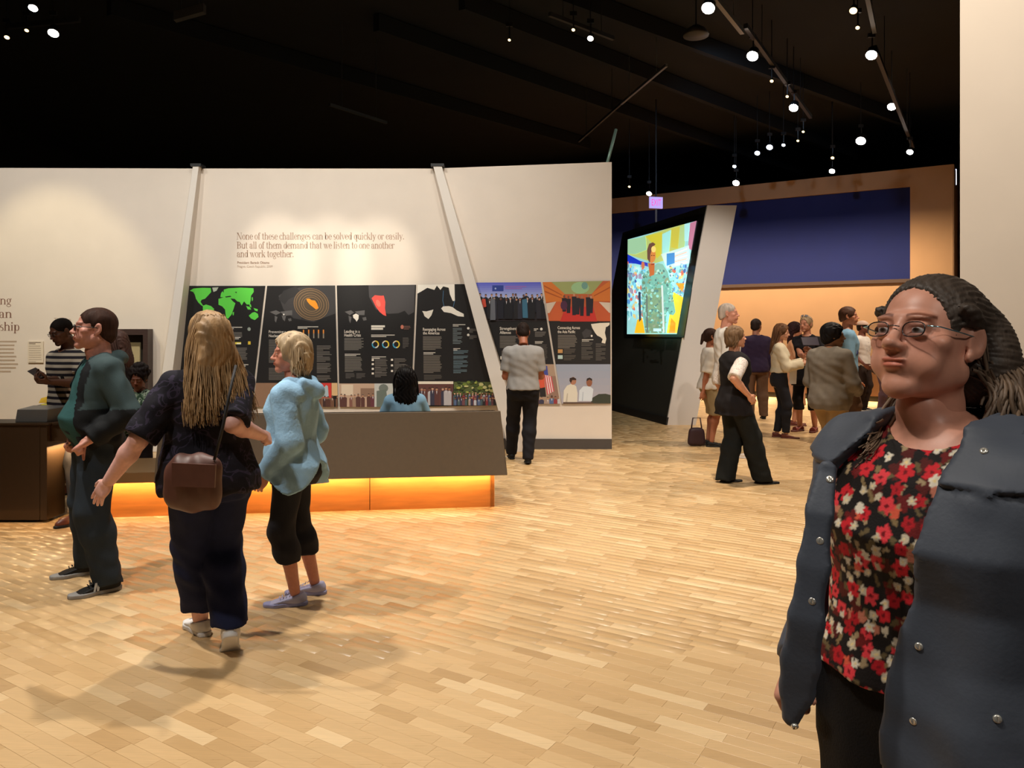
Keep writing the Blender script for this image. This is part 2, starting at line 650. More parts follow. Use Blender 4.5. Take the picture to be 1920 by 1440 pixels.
class Fig:
    def __init__(s, label, px, Y, H, rel, chest=None, head=None, pitch=0.0, roll=0.0, sex='m', w=1.0, belly=0.0, limb=1.0, skin=(200, 150, 125),
                 lean=(0, 0), shift=(0, 0), drop=0.0, feet=None, hands=None, hk=('relaxed', 'relaxed'), dors=(None, None), poles=(None, None), brow=(.38, .3, .25),
                 fat=0.0, res=.0128, head_h=.0058, hscale=1.0, headoff=(0, 0, 0), group=None, knee=(0, 0), lip=(.86, .58, .55), eye=True, skin_rough=.5, body_k=1.5, hand_h=.0060):
        s.H, s.sex, s.w, s.belly, s.limb, s.res = H, sex, w, belly, limb, res
        X = (px - 960) / FOC * Y
        s.base = v3(X, Y, 0)
        c = math.atan2(-Y, -X)
        s.yh = c - math.radians(rel)
        s.yc = c - math.radians(rel if chest is None else chest)
        s.yd = c - math.radians((rel if chest is None else chest) if head is None else head)
        s.F, s.R = s.fr(s.yh)
        s.Fc, s.Rc = s.fr(s.yc)
        U = v3(0, 0, 1)
        hip = v3(0, 0, .53 * H - drop) + s.F * shift[1] + s.R * shift[0]
        s.hipc = hip
        s.drop = drop
        s.lean = s.Fc * lean[0] + s.Rc * lean[1]
        s.hips = [hip + s.R * (.052 * H * (w ** .5)) * k for k in (1, -1)]
        feet = feet or [(.055 * H * w ** .5, .0, 8, 0), (-.055 * H * w ** .5, 0, 8, 0)]
        s.toe, s.ank, s.kne, s.lift = [], [], [], []
        for i, ft in enumerate(feet):
            if ft[0] == 'px':
                g = at(ft[1], 620, ft[2]) - s.base
                g[2] = 0
                yaw, lift = ft[3], ft[4]
            else:
                g = s.R * ft[0] + s.F * ft[1]
                yaw, lift = ft[2], ft[3]
            a = s.yh + math.radians(yaw) * (-1 if i == 0 else 1)
            s.toe.append(a)
            s.lift.append(lift)
            td = s.fr(a)[0]
            fl = .152 * H / .27
            # heel lift pivots about the ball of the foot
            ball = g + td * .11 * fl
            th = math.radians(lift)
            ank = ball + (-td * .11 * fl) * math.cos(th) + U * (.11 * fl * math.sin(th)) + U * .085 * fl * math.cos(th) + td * .085 * fl * math.sin(th)
            s.ank.append(ank)
        for i in (0, 1):
            sg = 1 if i == 0 else -1
            k, a = ik(s.hips[i], s.ank[i], .247 * H, .245 * H, s.F + s.R * sg * .12 + s.R * knee[i])
            s.kne.append(k)
        # torso sections
        T = []
        for z, rx, ry, fy in TORSO[sex]:
            t = np.clip((z - .53) / .3, 0, 1)
            b = belly * math.exp(-((z - .612) / (.062 if z > .612 else .068)) ** 2)
            c2 = hip + s.lean * t
            ww = w if z < .8 else 1 + (w - 1) * max(0, (.835 - z) / .035)
            yw = s.yh + (s.yc - s.yh) * t
            Fz = s.fr(yw)[0]
            cc = c2 + Fz * (fy * H + b * .75)
            T.append((z * H - drop, cc[0], cc[1], rx * H * ww + b * .35, ry * H * ww + b * .75, yw))
        s.T = T
        tw = 1.0
        zs = .789 * H - drop
        sl = (.097 if sex == 'm' else .085) * H * (1 + (w - 1) * .55)
        s.chestc = hip + s.lean + U * (zs - hip[2])
        s.sho = [s.chestc + s.Rc * sl, s.chestc - s.Rc * sl]
        s.neck = hip + s.lean + U * (.83 * H - drop - hip[2]) - s.Fc * .008 * H
        # head
        s.hs = .131 * H / .225 * hscale
        Fd, Rd = s.fr(s.yd)
        pt, rl = math.radians(pitch), math.radians(roll)
        M = np.stack([Rd, Fd, U], 1)
        Mp = np.array(Matrix.Rotation(pt, 3, 'X')) @ np.array(Matrix.Rotation(rl, 3, 'Y'))
        s.HM = M @ Mp
        s.headc = s.neck + U * (.935 - .83) * H + s.Fc * .022 * H + Fd * (math.sin(-pt) * .05 * H) + s.Rc * headoff[0] + s.Fc * headoff[1] + U * headoff[2]
        # arms
        hands = hands or [None, None]
        s.elb, s.wri, s.hdir, s.hdor = [], [], [], []
        for i in (0, 1):
            sg = 1 if i == 0 else -1
            hd = hands[i]
            if hd is None:
                w_ = s.sho[i] + s.Rc * sg * (.035 * H + .06 * (w - 1)) + s.Fc * .045 * H - U * .315 * H
            elif hd[0] == 'px':
                w_ = at(*hd[1:4]) - s.base
            else:
                w_ = s.chestc * v3(1, 1, 0) + s.Rc * hd[0] + s.Fc * hd[1] + U * hd[2]
            pole = -s.Fc * 1.0 + s.Rc * sg * .5 - U * .3
            if poles[i] is not None:
                p = poles[i]
                pole = s.Rc * p[0] + s.Fc * p[1] + U * p[2]
            e, wr = ik(s.sho[i], w_, .172 * H, .155 * H, pole)
            s.elb.append(e)
            s.wri.append(wr)
            dr = (wr - e) / np.linalg.norm(wr - e)
            dn = s.Rc * sg if dors[i] is None else s.Rc * dors[i][0] + s.Fc * dors[i][1] + U * dors[i][2]
            dn = dn - dr * (dn @ dr)
            dn /= np.linalg.norm(dn) + 1e-9
            s.hdir.append(dr)
            s.hdor.append(dn)
        # the body, one mesh
        r = lambda q: q * H * limb
        fs = [loft([(t[0], t[1], t[2], t[3], t[4], t[5]) for t in T])]
        fs.append(cap(s.neck - U * .03 * H, s.headc + U * 0 - s.HM[:, 2] * .07 * s.hs / .58, .032 * H if sex == 'm' else .027 * H, .028 * H if sex == 'm' else .025 * H))
        for i in (0, 1):
            fs.append(cap(s.neck - U * .008 * H, s.sho[i], .024 * H, .029 * H))
        torso = uni(.035, fs)
        arms = [uni(.02, [cap(s.sho[i], s.elb[i], r(.029), r(.0225)), cap(s.elb[i], s.elb[i] * .65 + s.wri[i] * .35, r(.0225), r(.0235)), cap(s.elb[i] * .65 + s.wri[i] * .35, s.wri[i], r(.0235), r(.0155))]) for i in (0, 1)]
        legs = []
        for i in (0, 1):
            td = s.fr(s.toe[i])[0]
            cf = s.kne[i] * .7 + s.ank[i] * .3 - td * .008 * H
            legs.append(uni(.03, [cap(s.hips[i], s.kne[i], r(.053), r(.034)), cap(s.kne[i], cf, r(.031), r(.034)), cap(cf, s.ank[i], r(.032), r(.021))]))
        s.fbody = uni(.03, [torso] + legs + arms)
        allp = np.array([s.headc, *s.sho, *s.elb, *s.wri, *s.hips, *s.kne, *s.ank])
        m = .2 * H * max(1, w)
        s.lo, s.hi = allp.min(0) - m, allp.max(0) + m
        s.hi[2] = s.headc[2] - .03
        s.lo[2] = 0.02
        V, F = nets(s.fbody, s.lo, s.hi, res * body_k)
        parts = [(V, F, None)]
        hv, hf, hc = get_head(sex, head_h, fat, brow, lip)
        parts.append((s.tohead(hv), hf, hc))
        hsz = .108 * H / .185 * (1.0 if sex == 'm' else .95)
        for i in (0, 1):
            V, F = get_hand(hk[i], hand_h)
            V = V * hsz
            if i == 1:
                V = V * v3(-1, 1, 1)
                F = F[:, ::-1]
            x = np.cross(s.hdir[i], s.hdor[i])
            M2 = np.stack([x, s.hdir[i], s.hdor[i]], 1)
            parts.append((V @ M2.T + s.wri[i], F, None))
        V, F, C = join_np(parts)
        sk = mat('skin_%d_%d_%d' % skin, skin, skin_rough, noise=.06, nscale=60, attr='col', spec=.4)
        s.root = link('person', mesh_np('person', V, F, C), sk)
        s.root.location = s.base
        tag(s.root, label, 'person', group)
        s.skin = sk
        if eye:
            s.eyes()

    def fr(s, a):
        return v3(math.cos(a), math.sin(a), 0), v3(math.sin(a), -math.cos(a), 0)

    def tohead(s, V):
        return (np.asarray(V) * s.hs) @ s.HM.T + s.headc

    def child(s, name, V, F, m, C=None, label=None, parent=None, smooth=True):
        o = link(name, mesh_np(name, V, F, C, smooth), m, parent or s.root)
        if label:
            o['label'] = label
        return o

    def eyes(s, iris=(.16, .1, .06)):
        if 'eye' not in CACHE:
            n, k = 14, 10
            V, F, C = [], [], []
            for i in range(k + 1):
                a = math.pi * i / k
                for j in range(n):
                    b = 2 * math.pi * j / n
                    V.append((math.sin(a) * math.cos(b), math.cos(a), math.sin(a) * math.sin(b)))
                    C.append((.02, .02, .02) if a < .25 else iris if a < .6 else (.62, .58, .55))
            for i in range(k):
                for j in range(n):
                    F.append((i * n + j, i * n + (j + 1) % n, (i + 1) * n + (j + 1) % n, (i + 1) * n + j))
            CACHE['eye'] = (np.array(V) * .0122, np.array(F), np.array(C))
        V, F, C = CACHE['eye']
        for sg in (-1, 1):
            s.child('eye', s.tohead(V * v3(1.1, 1, 1.0) + v3(sg * .031, .0768, .0050)), F, mat('eyeball', (255, 255, 255), .2, attr='col'), C)

    # ---- clothes -------------------------------------------------------
    def sections(s, off, flare=0.0, hem=None, front=0.0):
        out = []
        for (z, cx, cy, rx, ry, yw) in s.T:
            out.append([z, cx, cy, rx + off, ry + off, yw])
        out = np.array(out)
        if hem is not None:
            zh = hem * s.H - s.drop
            if zh < out[0, 0]:
                b = out[1].copy()
                b[0] = zh
                out[0, 3:5] = np.maximum(out[0, 3:5], out[1, 3:5] * .99)
                out = np.vstack([b[None], out])
            t = np.clip((s.H * .62 - s.drop - out[:, 0]) / (s.H * .62 - s.drop - zh + 1e-6), 0, 1)
            out[:, 3] += flare * t
            out[:, 4] += flare * t
            out[:, 1] += s.F[0] * front * t
            out[:, 2] += s.F[1] * front * t
        return out

    def torso_sdf(s, off, hem, neck=.83, flare=0.0, front=0.0):
        S = s.sections(off, flare, hem, front)
        U = v3(0, 0, 1)
        fs = [loft(S)]
        for i in (0, 1):
            fs.append(cap(s.neck - U * .009 * s.H, s.sho[i], .024 * s.H + off, .029 * s.H + off))
        f = uni(.035, fs)
        f = inter(f, half((0, 0, hem * s.H - s.drop), (0, 0, -1)), .005)
        return f

    def arm_sdf(s, i, off, cuff, wide=0.0):
        """sleeve of one arm: cuff 0..1 along the upper arm, 1..2 along the forearm"""
        H, r = s.H, lambda q: q * s.H * s.limb
        a, e, w = s.sho[i], s.elb[i], s.wri[i]
        fs = [cap(a, e, r(.031) + off, r(.0235) + off + wide * .6), cap(e, w, r(.024) + off + wide * .6, r(.0165) + off + wide)]
        f = uni(.022, fs)
        if cuff <= 1:
            c, n = a + (e - a) * cuff, (e - a)
            f = uni(.022, fs[:1])
        else:
            c, n = e + (w - e) * (cuff - 1), (w - e)
        return inter(f, half(c, n), .004)

    def top(s, name, m, off=.014, hem=.5, neck=.83, sleeve=2.0, wide=.004, flare=.01, front=0.0, fold=.004, openw=None, vneck=None, extra=(), label=None, color=None, res=None, cutneck=.012, seed=0.0, yoke=None):
        U = v3(0, 0, 1)
        t = s.torso_sdf(off, hem, neck, flare, front)
        if sleeve > 0:
            f = uni(.016, [t, s.arm_sdf(0, off, sleeve, wide), s.arm_sdf(1, off, sleeve, wide)])
        else:
            f = t
        if extra:
            f = uni(.012, [f] + list(extra))
        # neck opening
        nc = s.neck + s.Fc * .012 * s.H
        f = sub(f, cap(nc + U * (neck - .83) * s.H - U * .0, nc + U * .2, (.034 if s.sex == 'm' else .034) * s.H + cutneck, (.05) * s.H + cutneck), .006)
        if openw is not None or vneck is not None:
            Fc, Rc, c0 = s.Fc, s.Rc, s.chestc

            def wedge(P):
                q = P - c0
                sd, fw = q @ Rc, q @ Fc
                if openw is not None:
                    w_ = np.interp(P[:, 2] / s.H, [z for z, _ in openw], [v for _, v in openw])
                    off_c = np.interp(P[:, 2] / s.H, [z for z, _ in openw], [0 for _ in openw])
                else:
                    zt, zb, wt = vneck
                    w_ = np.interp(P[:, 2] / s.H, [zb, zt], [-.02, wt])
                    off_c = 0
                return np.maximum(np.abs(sd - off_c) - w_, .02 - fw)
            f = sub(f, wedge, .004)
        g = (lambda P: f(P) + folds(P, fold, seed)) if fold else f
        lo, hi = s.lo.copy(), s.hi.copy()
        hi[2] = s.headc[2] + .05 * s.H / 1.7
        lo[2] = min(hem * s.H - s.drop, min(s.wri[0][2], s.wri[1][2])) - .06
        V, F = nets(g, lo, hi, res or s.res)
        C = color(s, V) if color else None
        return s.child(name, V, F, m, C, label)

    def trousers(s, name, m, off=.012, waist=.605, cuff=.03, wide=.0, flare=0.0, fold=.004, label=None, res=None, seed=1.0, shorts=None, knee=0.0):
        S = s.sections(off - .006)
        S = S[S[:, 0] < (waist + .03) * s.H - s.drop]
        H = s.H
        fs = []
        for i in (0, 1):
            r = lambda q: q * H * s.limb
            h, k, a = s.hips[i], s.kne[i], s.ank[i]
            bot = a + (a - k) * 0.35
            td = s.fr(s.toe[i])[0]
            cf = k * .7 + a * .3 - td * .006 * H
            fs.append(uni(.04, [cap(h, k, r(.054) + off, r(.036) + off + knee), cap(k, cf, r(.035) + off + knee, r(.036) + off + knee * .7 + flare * .25), cap(cf, bot, r(.035) + off + knee * .7 + flare * .25, r(.022) + off + flare)]))
        leg = uni(.008, fs)
        f = uni(.03, [loft(S), leg])
        f = inter(f, half((0, 0, waist * H - s.drop), (0, 0, 1)), .004)
        cz = cuff * H if shorts is None else shorts * H
        f = inter(f, half((0, 0, cz), (0, 0, -1)), .004)
        g = lambda P: f(P) + folds(P, fold, seed)
        lo, hi = s.lo.copy(), s.hi.copy()
        hi[2] = waist * H - s.drop + .05
        lo[2] = cz - .04
        V, F = nets(g, lo, hi, res or s.res)
        return s.child(name, V, F, m, None, label)

    def skirt(s, name, m, hem, waist=.6, off=.014, flare=.03, fold=.006, label=None):
        S = s.sections(off, flare, hem)
        f = inter(loft(S), half((0, 0, waist * s.H), (0, 0, 1)), .004)
        f = inter(f, half((0, 0, hem * s.H), (0, 0, -1)), .004)
        g = lambda P: f(P) + folds(P, fold, 2.0)
        lo, hi = s.lo.copy(), s.hi.copy()
        hi[2], lo[2] = waist * s.H + .05, hem * s.H - .05
        V, F = nets(g, lo, hi, s.res)
        return s.child(name, V, F, m, None, label)

    def shoes(s, kind, m, sole=None, label=None, big=1.0):
        fl = .152 * s.H / .27 * big
        (uv, uf), (sv, sf) = get_shoe(kind)
        out = []
        for i in (0, 1):
            td, rd = s.fr(s.toe[i])
            th = math.radians(s.lift[i])
            fw = td * math.cos(th) - v3(0, 0, 1) * math.sin(th)
            up = v3(0, 0, 1) * math.cos(th) + td * math.sin(th)
            M = np.stack([rd * (1 if i == 0 else 1), fw, up], 1)
            mir = v3(-1 if i == 0 else 1, 1, 1)
            org = s.ank[i] - up * .085 * .152 * s.H / .27
            fx = lambda V: (V * mir * fl) @ M.T + org
            fc = lambda F: F[:, ::-1] if i == 0 else F
            o = s.child('shoe', fx(uv), fc(uf), m, None, label)
            if sole is not None:
                s.child('sole', fx(sv), fc(sf), sole, parent=o)
            else:
                s.child('sole', fx(sv), fc(sf), m, parent=o)
            out.append((o, fx))
        return out

    # ---- hair ----------------------------------------------------------
    def hair_cap(s, t=.012, front=.0, low=-.045, grow=.5):
        f = ell((0, -.018, .034), (.076 + t, .098 + t, .086 + t))
        f = uni(.015, [f, ell((0, -.045, -.02), (.066 + t * .8, .068 + t * .6, .07))])
        f = sub(f, ell((0, .125 + front, -.002), (.080, .090, .098)), .006)
        f = sub(f, lambda P: (P[:, 2] - low) - grow * P[:, 1], .006)
        return f

    def hair(s, name, m, f, lo=(-.2, -.25, -.4), hi=(.2, .16, .18), h=.006, groove=.0015, gf=60.0, extra=None, label=None):
        if groove:
            g = lambda P: f(P) + groove * np.sin(gf * np.arctan2(P[:, 0], P[:, 1] + .3) * .9 + 3 * np.sin(P[:, 2] * 22) + 40 * P[:, 0]) + groove * .6 * np.sin(150 * P[:, 0] + 90 * P[:, 1] + 5 * np.sin(30 * P[:, 2]))
        else:
            g = f
        V, F = nets(g, lo, hi, h)
        V = s.tohead(V)
        if extra:
            V, F, _ = join_np([(V, F, None)] + extra)
        return s.child(name, V, F, m, None, label)

    def strands(s, paths, r=.004):
        out = []
        for P in paths:
            P = np.asarray(P)
            k = len(P)
            rad = r * np.sin(np.linspace(.35, np.pi - .12, k)) ** .6
            V, F = tube_np(s.tohead(P), rad * s.hs / .58 * .58, 5)
            out.append((V, F, None))
        return out

    def glasses(s, m, lens=True, thick=.0016, temple=None, h=.015):
        mb, tm_ = MB(), MB()
        for sg in (-1, 1):
            pts = []
            for k in range(22):
                a = 2 * math.pi * k / 21
                ca, sa = math.cos(a), math.sin(a)
                pts.append((sg * .033 + .0225 * np.sign(ca) * abs(ca) ** .75, .104 - .010 * abs(.033 + .0225 * ca) / .055, .004 + h * np.sign(sa) * abs(sa) ** .8))
            mb.tube(s.tohead(pts), thick * s.hs, 6, False)
            tm_.tube(s.tohead([(sg * .055, .096, .010), (sg * .071, .085, .010), (sg * .0765, .04, .009), (sg * .079, .0, .008), (sg * .079, -.02, -.004)]), thick * s.hs * 1.1, 6)
        mb.tube(s.tohead([(-.011, .104, .008), (0, .1065, .0095), (.011, .104, .008)]), thick * s.hs, 6)
        o = mb.build('glasses', m, s.root, True)
        tm_.build('temples', temple or m, o, True)
        if lens:
            for sg in (-1, 1):
                pts = []
                for k in range(20):
                    a = 2 * math.pi * k / 20
                    ca, sa = math.cos(a), math.sin(a)
                    pts.append((sg * .033 + .0222 * np.sign(ca) * abs(ca) ** .75, .104 - .010 * abs(.033 + .0222 * ca) / .055, .004 + (h - .0003) * np.sign(sa) * abs(sa) ** .8))
                P = s.tohead(pts)
                MB().prism(P, s.HM[:, 1] * .0012).build('lens', lens_mat(), o)
        return o


def lens_mat():
    if 'lens_glass' in MATS:
        return MATS['lens_glass']
    m = bpy.data.materials.new('lens_glass')
    m.use_nodes = True
    nt = m.node_tree
    nt.nodes.clear()
    o = nt.nodes.new('ShaderNodeOutputMaterial')
    t = nt.nodes.new('ShaderNodeBsdfTransparent')
    t.inputs[0].default_value = (.86, .86, .88, 1)
    g = nt.nodes.new('ShaderNodeBsdfGlossy')
    g.inputs['Roughness'].default_value = .03
    mx = nt.nodes.new('ShaderNodeMixShader')
    mx.inputs[0].default_value = .06
    nt.links.new(t.outputs[0], mx.inputs[1])
    nt.links.new(g.outputs[0], mx.inputs[2])
    nt.links.new(mx.outputs[0], o.inputs[0])
    MATS['lens_glass'] = m
    return m

# ---------------------------------------------------------------- setting
WOOD_D = (math.cos(math.radians(-32.5)), math.sin(math.radians(-32.5)))     # building grid: planks run along this, tracks across it
UX, UY = v3(WOOD_D[0], WOOD_D[1], 0), v3(-WOOD_D[1], WOOD_D[0], 0)

white = mat('white_wall_paint', (226, 214, 200), .85, noise=.02, nscale=3)
white2 = mat('white_fin_paint', (222, 214, 204), .7)
black = mat('ceiling_black', (13, 14, 13), .9, noise=.3, nscale=2)
brownw = mat('tan_wall_paint', (178, 140, 104), .8, noise=.03, nscale=2)
navy = mat('navy_panel', (4, 24, 92), .8, noise=.05, nscale=4)
dkbase = mat('grey_baseboard', (74, 68, 64), .6)
dkmetal = mat('black_metal', (22, 22, 23), .5)


def wood_floor_mat():
    m = bpy.data.materials.new('oak_floor')
    m.use_nodes = True
    nt = m.node_tree
    N, L = nt.nodes, nt.links
    b = N['Principled BSDF']
    a = N.new('ShaderNodeAttribute')
    a.attribute_name = 'col'
    tc = N.new('ShaderNodeTexCoord')
    mp = N.new('ShaderNodeMapping')
    mp.inputs['Rotation'].default_value = (0, 0, math.radians(32.5))
    mp.inputs['Scale'].default_value = (3, 40, 1)
    L.new(tc.outputs['Object'], mp.inputs[0])
    nz = N.new('ShaderNodeTexNoise')
    nz.inputs['Scale'].default_value = 2.5
    nz.inputs['Detail'].default_value = 5
    L.new(mp.outputs[0], nz.inputs['Vector'])
    mr = N.new('ShaderNodeMapRange')
    mr.inputs[1].default_value, mr.inputs[2].default_value = .3, .7
    mr.inputs[3].default_value, mr.inputs[4].default_value = .93, 1.06
    L.new(nz.outputs[0], mr.inputs[0])
    mx = N.new('ShaderNodeMix')
    mx.data_type, mx.blend_type = 'RGBA', 'MULTIPLY'
    mx.inputs[0].default_value = 1
    L.new(a.outputs['Color'], mx.inputs[6])
    L.new(mr.outputs[0], mx.inputs[7])
    L.new(mx.outputs[2], b.inputs['Base Color'])
    mr2 = N.new('ShaderNodeMapRange')
    mr2.inputs[1].default_value, mr2.inputs[2].default_value = .3, .7
    mr2.inputs[3].default_value, mr2.inputs[4].default_value = .27, .34
    L.new(nz.outputs[0], mr2.inputs[0])
    L.new(mr2.outputs[0], b.inputs['Roughness'])
    b.inputs['Specular IOR Level'].default_value = .45
    return m


def build_floor():
    fm = wood_floor_mat()
    sub_ = MB().box(-16, 22, -3, 30, -.25, -.012)
    fl = sub_.build('floor', mat('floor_screed', (150, 112, 72), .7))
    structure(fl)
    W, gap, th = .068, .0003, .012
    rng = random.Random(5)
    near, far = [], []
    tones = [lin(c) for c in ((206, 172, 126), (201, 167, 121), (197, 162, 116), (210, 177, 131), (190, 155, 109), (217, 187, 143), (184, 149, 104), (203, 169, 123))]
    wts = [20, 22, 20, 12, 9, 6, 4, 14]
    ncorner = [np.array([x, y, 0]) for x, y in ((-4, 1), (4, 1), (-17.5, 21.5), (17.5, 21.5))]
    vs = [c @ UY for c in ncorner]
    for r in range(int(min(vs) / W) - 1, int(max(vs) / W) + 2):
        u = -26 + rng.random() * .3
        while u < 24:
            Lh = rng.choice((.2, .24, .28, .28, .34))
            c = UX * (u + Lh / 2) + UY * (r + .5) * W
            if 1.2 < c[1] < 21 and abs(c[0]) < c[1] * .68 + 2.0:
                t = tones[rng.choices(range(8), wts)[0]]
                k = .97 + .06 * rng.random()
                (near if 2.5 < c[1] < 4.4 and abs(c[0]) < c[1] * .68 else far).append((c[1], c, Lh, [v * k for v in t[:3]], rng.random() * .0005))
            u += Lh
    near.sort(key=lambda q: q[0])
    far += near[300:]
    near = near[:300]
    pool = {}

    def verts(Lh, dz):
        a, w, b = Lh / 2 - gap, W / 2 - gap, .0005
        V = []
        for z, ins in ((-th, 0), (-.0005 + dz, 0), (dz, b)):
            for sx, sy in ((-1, -1), (1, -1), (1, 1), (-1, 1)):
                V.append(UX * sx * (a - ins) + UY * sy * (w - ins) + v3(0, 0, z))
        return V
    F = [(8, 9, 10, 11)]
    for lv in (0, 4):
        for i in range(4):
            j = (i + 1) % 4
            F.append((lv + i, lv + j, lv + 4 + j, lv + 4 + i))
    for _, c, Lh, t, dz in near:
        key = (Lh, tuple(round(v * 40) for v in t))
        if key not in pool:
            me = mesh_np('plank', verts(Lh, dz), [f for f in F], np.tile(t, (12, 1)), False)
            me.materials.append(fm)
            pool[key] = me
        link('plank', pool[key], None, fl, c)
    n = len(far)
    base = {L_: np.array(verts(L_, 0)) for L_ in (.2, .24, .28, .34)}
    V = np.concatenate([base[q[2]] + q[1] for q in far])
    C = np.repeat(np.array([q[3] for q in far]), 12, 0)
    Fq = (np.array(F)[None] + (np.arange(n) * 12)[:, None, None]).reshape(-1, 4)
    o = link('plank_field', mesh_np('plank_field', V, Fq, C, False), fm, fl)
    o['kind'] = 'stuff'


build_floor()

# the white exhibit wall: three facets, the leaning ribs between them
WY = 10.30
PN = v3(0, -1, 0)


def wall_piece(name, pts, thick, m, label=None):
    o = MB().prism(pts, (0, thick, 0)).build(name, m)
    return structure(o)


zt = lambda px, py, y: at(px, py, y)[2]
sx = lambda px: at(px, 0, WY + .04)[0]
W1 = wall_piece('wall_back', [(-8.6, WY - .12, 0), (sx(311), WY + .04, 0), (sx(370), WY + .04, 3.76), (-8.6, WY - .12, 3.74)], .35, white)
W2 = wall_piece('wall_back', [(sx(311) + .004, WY + .04, 0), (sx(960), WY + .04, 0), (sx(820), WY + .04, 3.76), (sx(370) + .004, WY + .04, 3.76)], .35, white)
xr = at(1147, 0, WY - .04)[0]
W3 = wall_piece('wall_back', [(sx(960) + .004, WY + .03 - .07 * (sx(960) - sx(820)) / (xr - sx(820)), 0), (xr, WY - .04, 0), (xr, WY - .04, 3.83), (sx(820) + .004, WY + .03, 3.76)], .35, white)
# rib on the left seam and on the right seam, leaning and growing out of the wall towards the floor
for name, (t0, t1), (b0, b1), zb, d0, d1 in (('trim_1', (365, 376), (300, 322), 0.0, .06, .28), ('trim_2', (813, 829), (955, 984), 0.0, .06, .30)):
    top, bot = 3.77, zb
    A = [at(b0, 830, WY)[0], at(b1, 830, WY)[0], at(t1, 318, WY)[0], at(t0, 318, WY)[0]]
    mb = MB().hexa([(A[0], WY - d1, bot), (A[1], WY - d1, bot), (A[1], WY + .05, bot), (A[0], WY + .05, bot)], [(A[3], WY - d0, top), (A[2], WY - d0, top), (A[2], WY + .05, top), (A[3], WY + .05, top)])
    structure(mb.build(name, white2, bevel=.004))
    mb = MB().box(A[3] - .03, A[2] + .03, WY - d0 - .01, WY + .10, top, top + .035)
    structure(mb.build('trim_cap', dkmetal))
structure(MB().box(at(985, 0, WY)[0], xr, WY - .055, WY + .1, 0, .135).build('baseboard_back', dkbase))
structure(MB().box(-8.6, at(950, 0, WY)[0], WY - .055, WY + .1, 0, .135).build('baseboard_left', dkbase))

# far tan wall with the navy field
P0 = at(1600, 745, 18.2) * v3(1, 1, 0)
BD, BN = UX, -UY
WT = 5.28


def far_wall():
    def seg(t0, t1, z0, z1, m, name, proud=0.0, th=.3):
        a = P0 + BD * t0 + BN * proud
        b = P0 + BD * t1 + BN * proud
        return structure(MB().prism([a + v3(0, 0, z0), b + v3(0, 0, z0), b + v3(0, 0, z1), a + v3(0, 0, z1)], -BN * th).build(name, m))
    seg(-11, 2.05, 0, 2.72, brownw, 'wall_far')
    seg(-11, 1.2, 4.87, WT, brownw, 'wall_far', .02)
    seg(1.2, 2.05, 2.72, WT, brownw, 'wall_far', .02)
    seg(-11, 1.2, 2.72, 4.87, navy, 'wall_far', -.05)
    seg(-11, 1.2, 2.68, 2.76, mat('dark_brown_rail', (70, 48, 34), .6), 'trim_3', .10, .16)
    a = P0 + BD * 2.05
    structure(MB().prism([a, a - BN * 5, a - BN * 5 + v3(0, 0, WT), a + v3(0, 0, WT)], BD * .02).build('wall_far_side', brownw))
    q = P0 + BD * 2.35 - BN * 1.4
    structure(MB().prism([q, q + BD * 3, q + BD * 3 + v3(0, 0, 4.45), q + v3(0, 0, 4.45)], -BN * .2).build('wall_alcove', brownw))


far_wall()
# right-hand white wall close to the camera
RY = 4.3
rx = at(1800, 0, RY)[0]
structure(MB().hexa([(rx, RY, 0), (rx + 4.5, RY, 0), (rx + 4.5, RY + .3, 0), (rx * (RY + .3) / RY + .02, RY + .3, 0)], [(rx, RY, 4.1), (rx + 4.5, RY, 4.1), (rx + 4.5, RY + .3, 4.1), (rx * (RY + .3) / RY + .02, RY + .3, 4.1)]).build('wall_right', mat('warm_white_paint', (205, 190, 172), .85, noise=.02, nscale=3)))
# black hall shell
structure(MB().box(-18, 24, -6, 32, 6.75, 6.95).build('ceiling', black))
structure(MB().box(-18, 24, 27, 27.2, 0, 6.75).build('wall_hall_end', black))
structure(MB().box(-13, -12.8, -6, 27, 0, 6.75).build('wall_left', black))
structure(MB().box(16, 16.2, -6, 27, 0, 6.75).build('wall_hall_right', black))
structure(MB().box(-13, 16, -5.2, -5, 0, 6.75).build('wall_behind_camera', black))

# leaning screen wall: dark face to the left, white end to the camera
SB = v3(2.59, 12.87, 0)
SD = v3(-.246, .969, 0)
LEAN = .187
SHT = 3.68
SN = np.cross(v3(LEAN, 0, 1), SD)
SN = SN / np.linalg.norm(SN)
if SN[0] > 0:
    SN = -SN


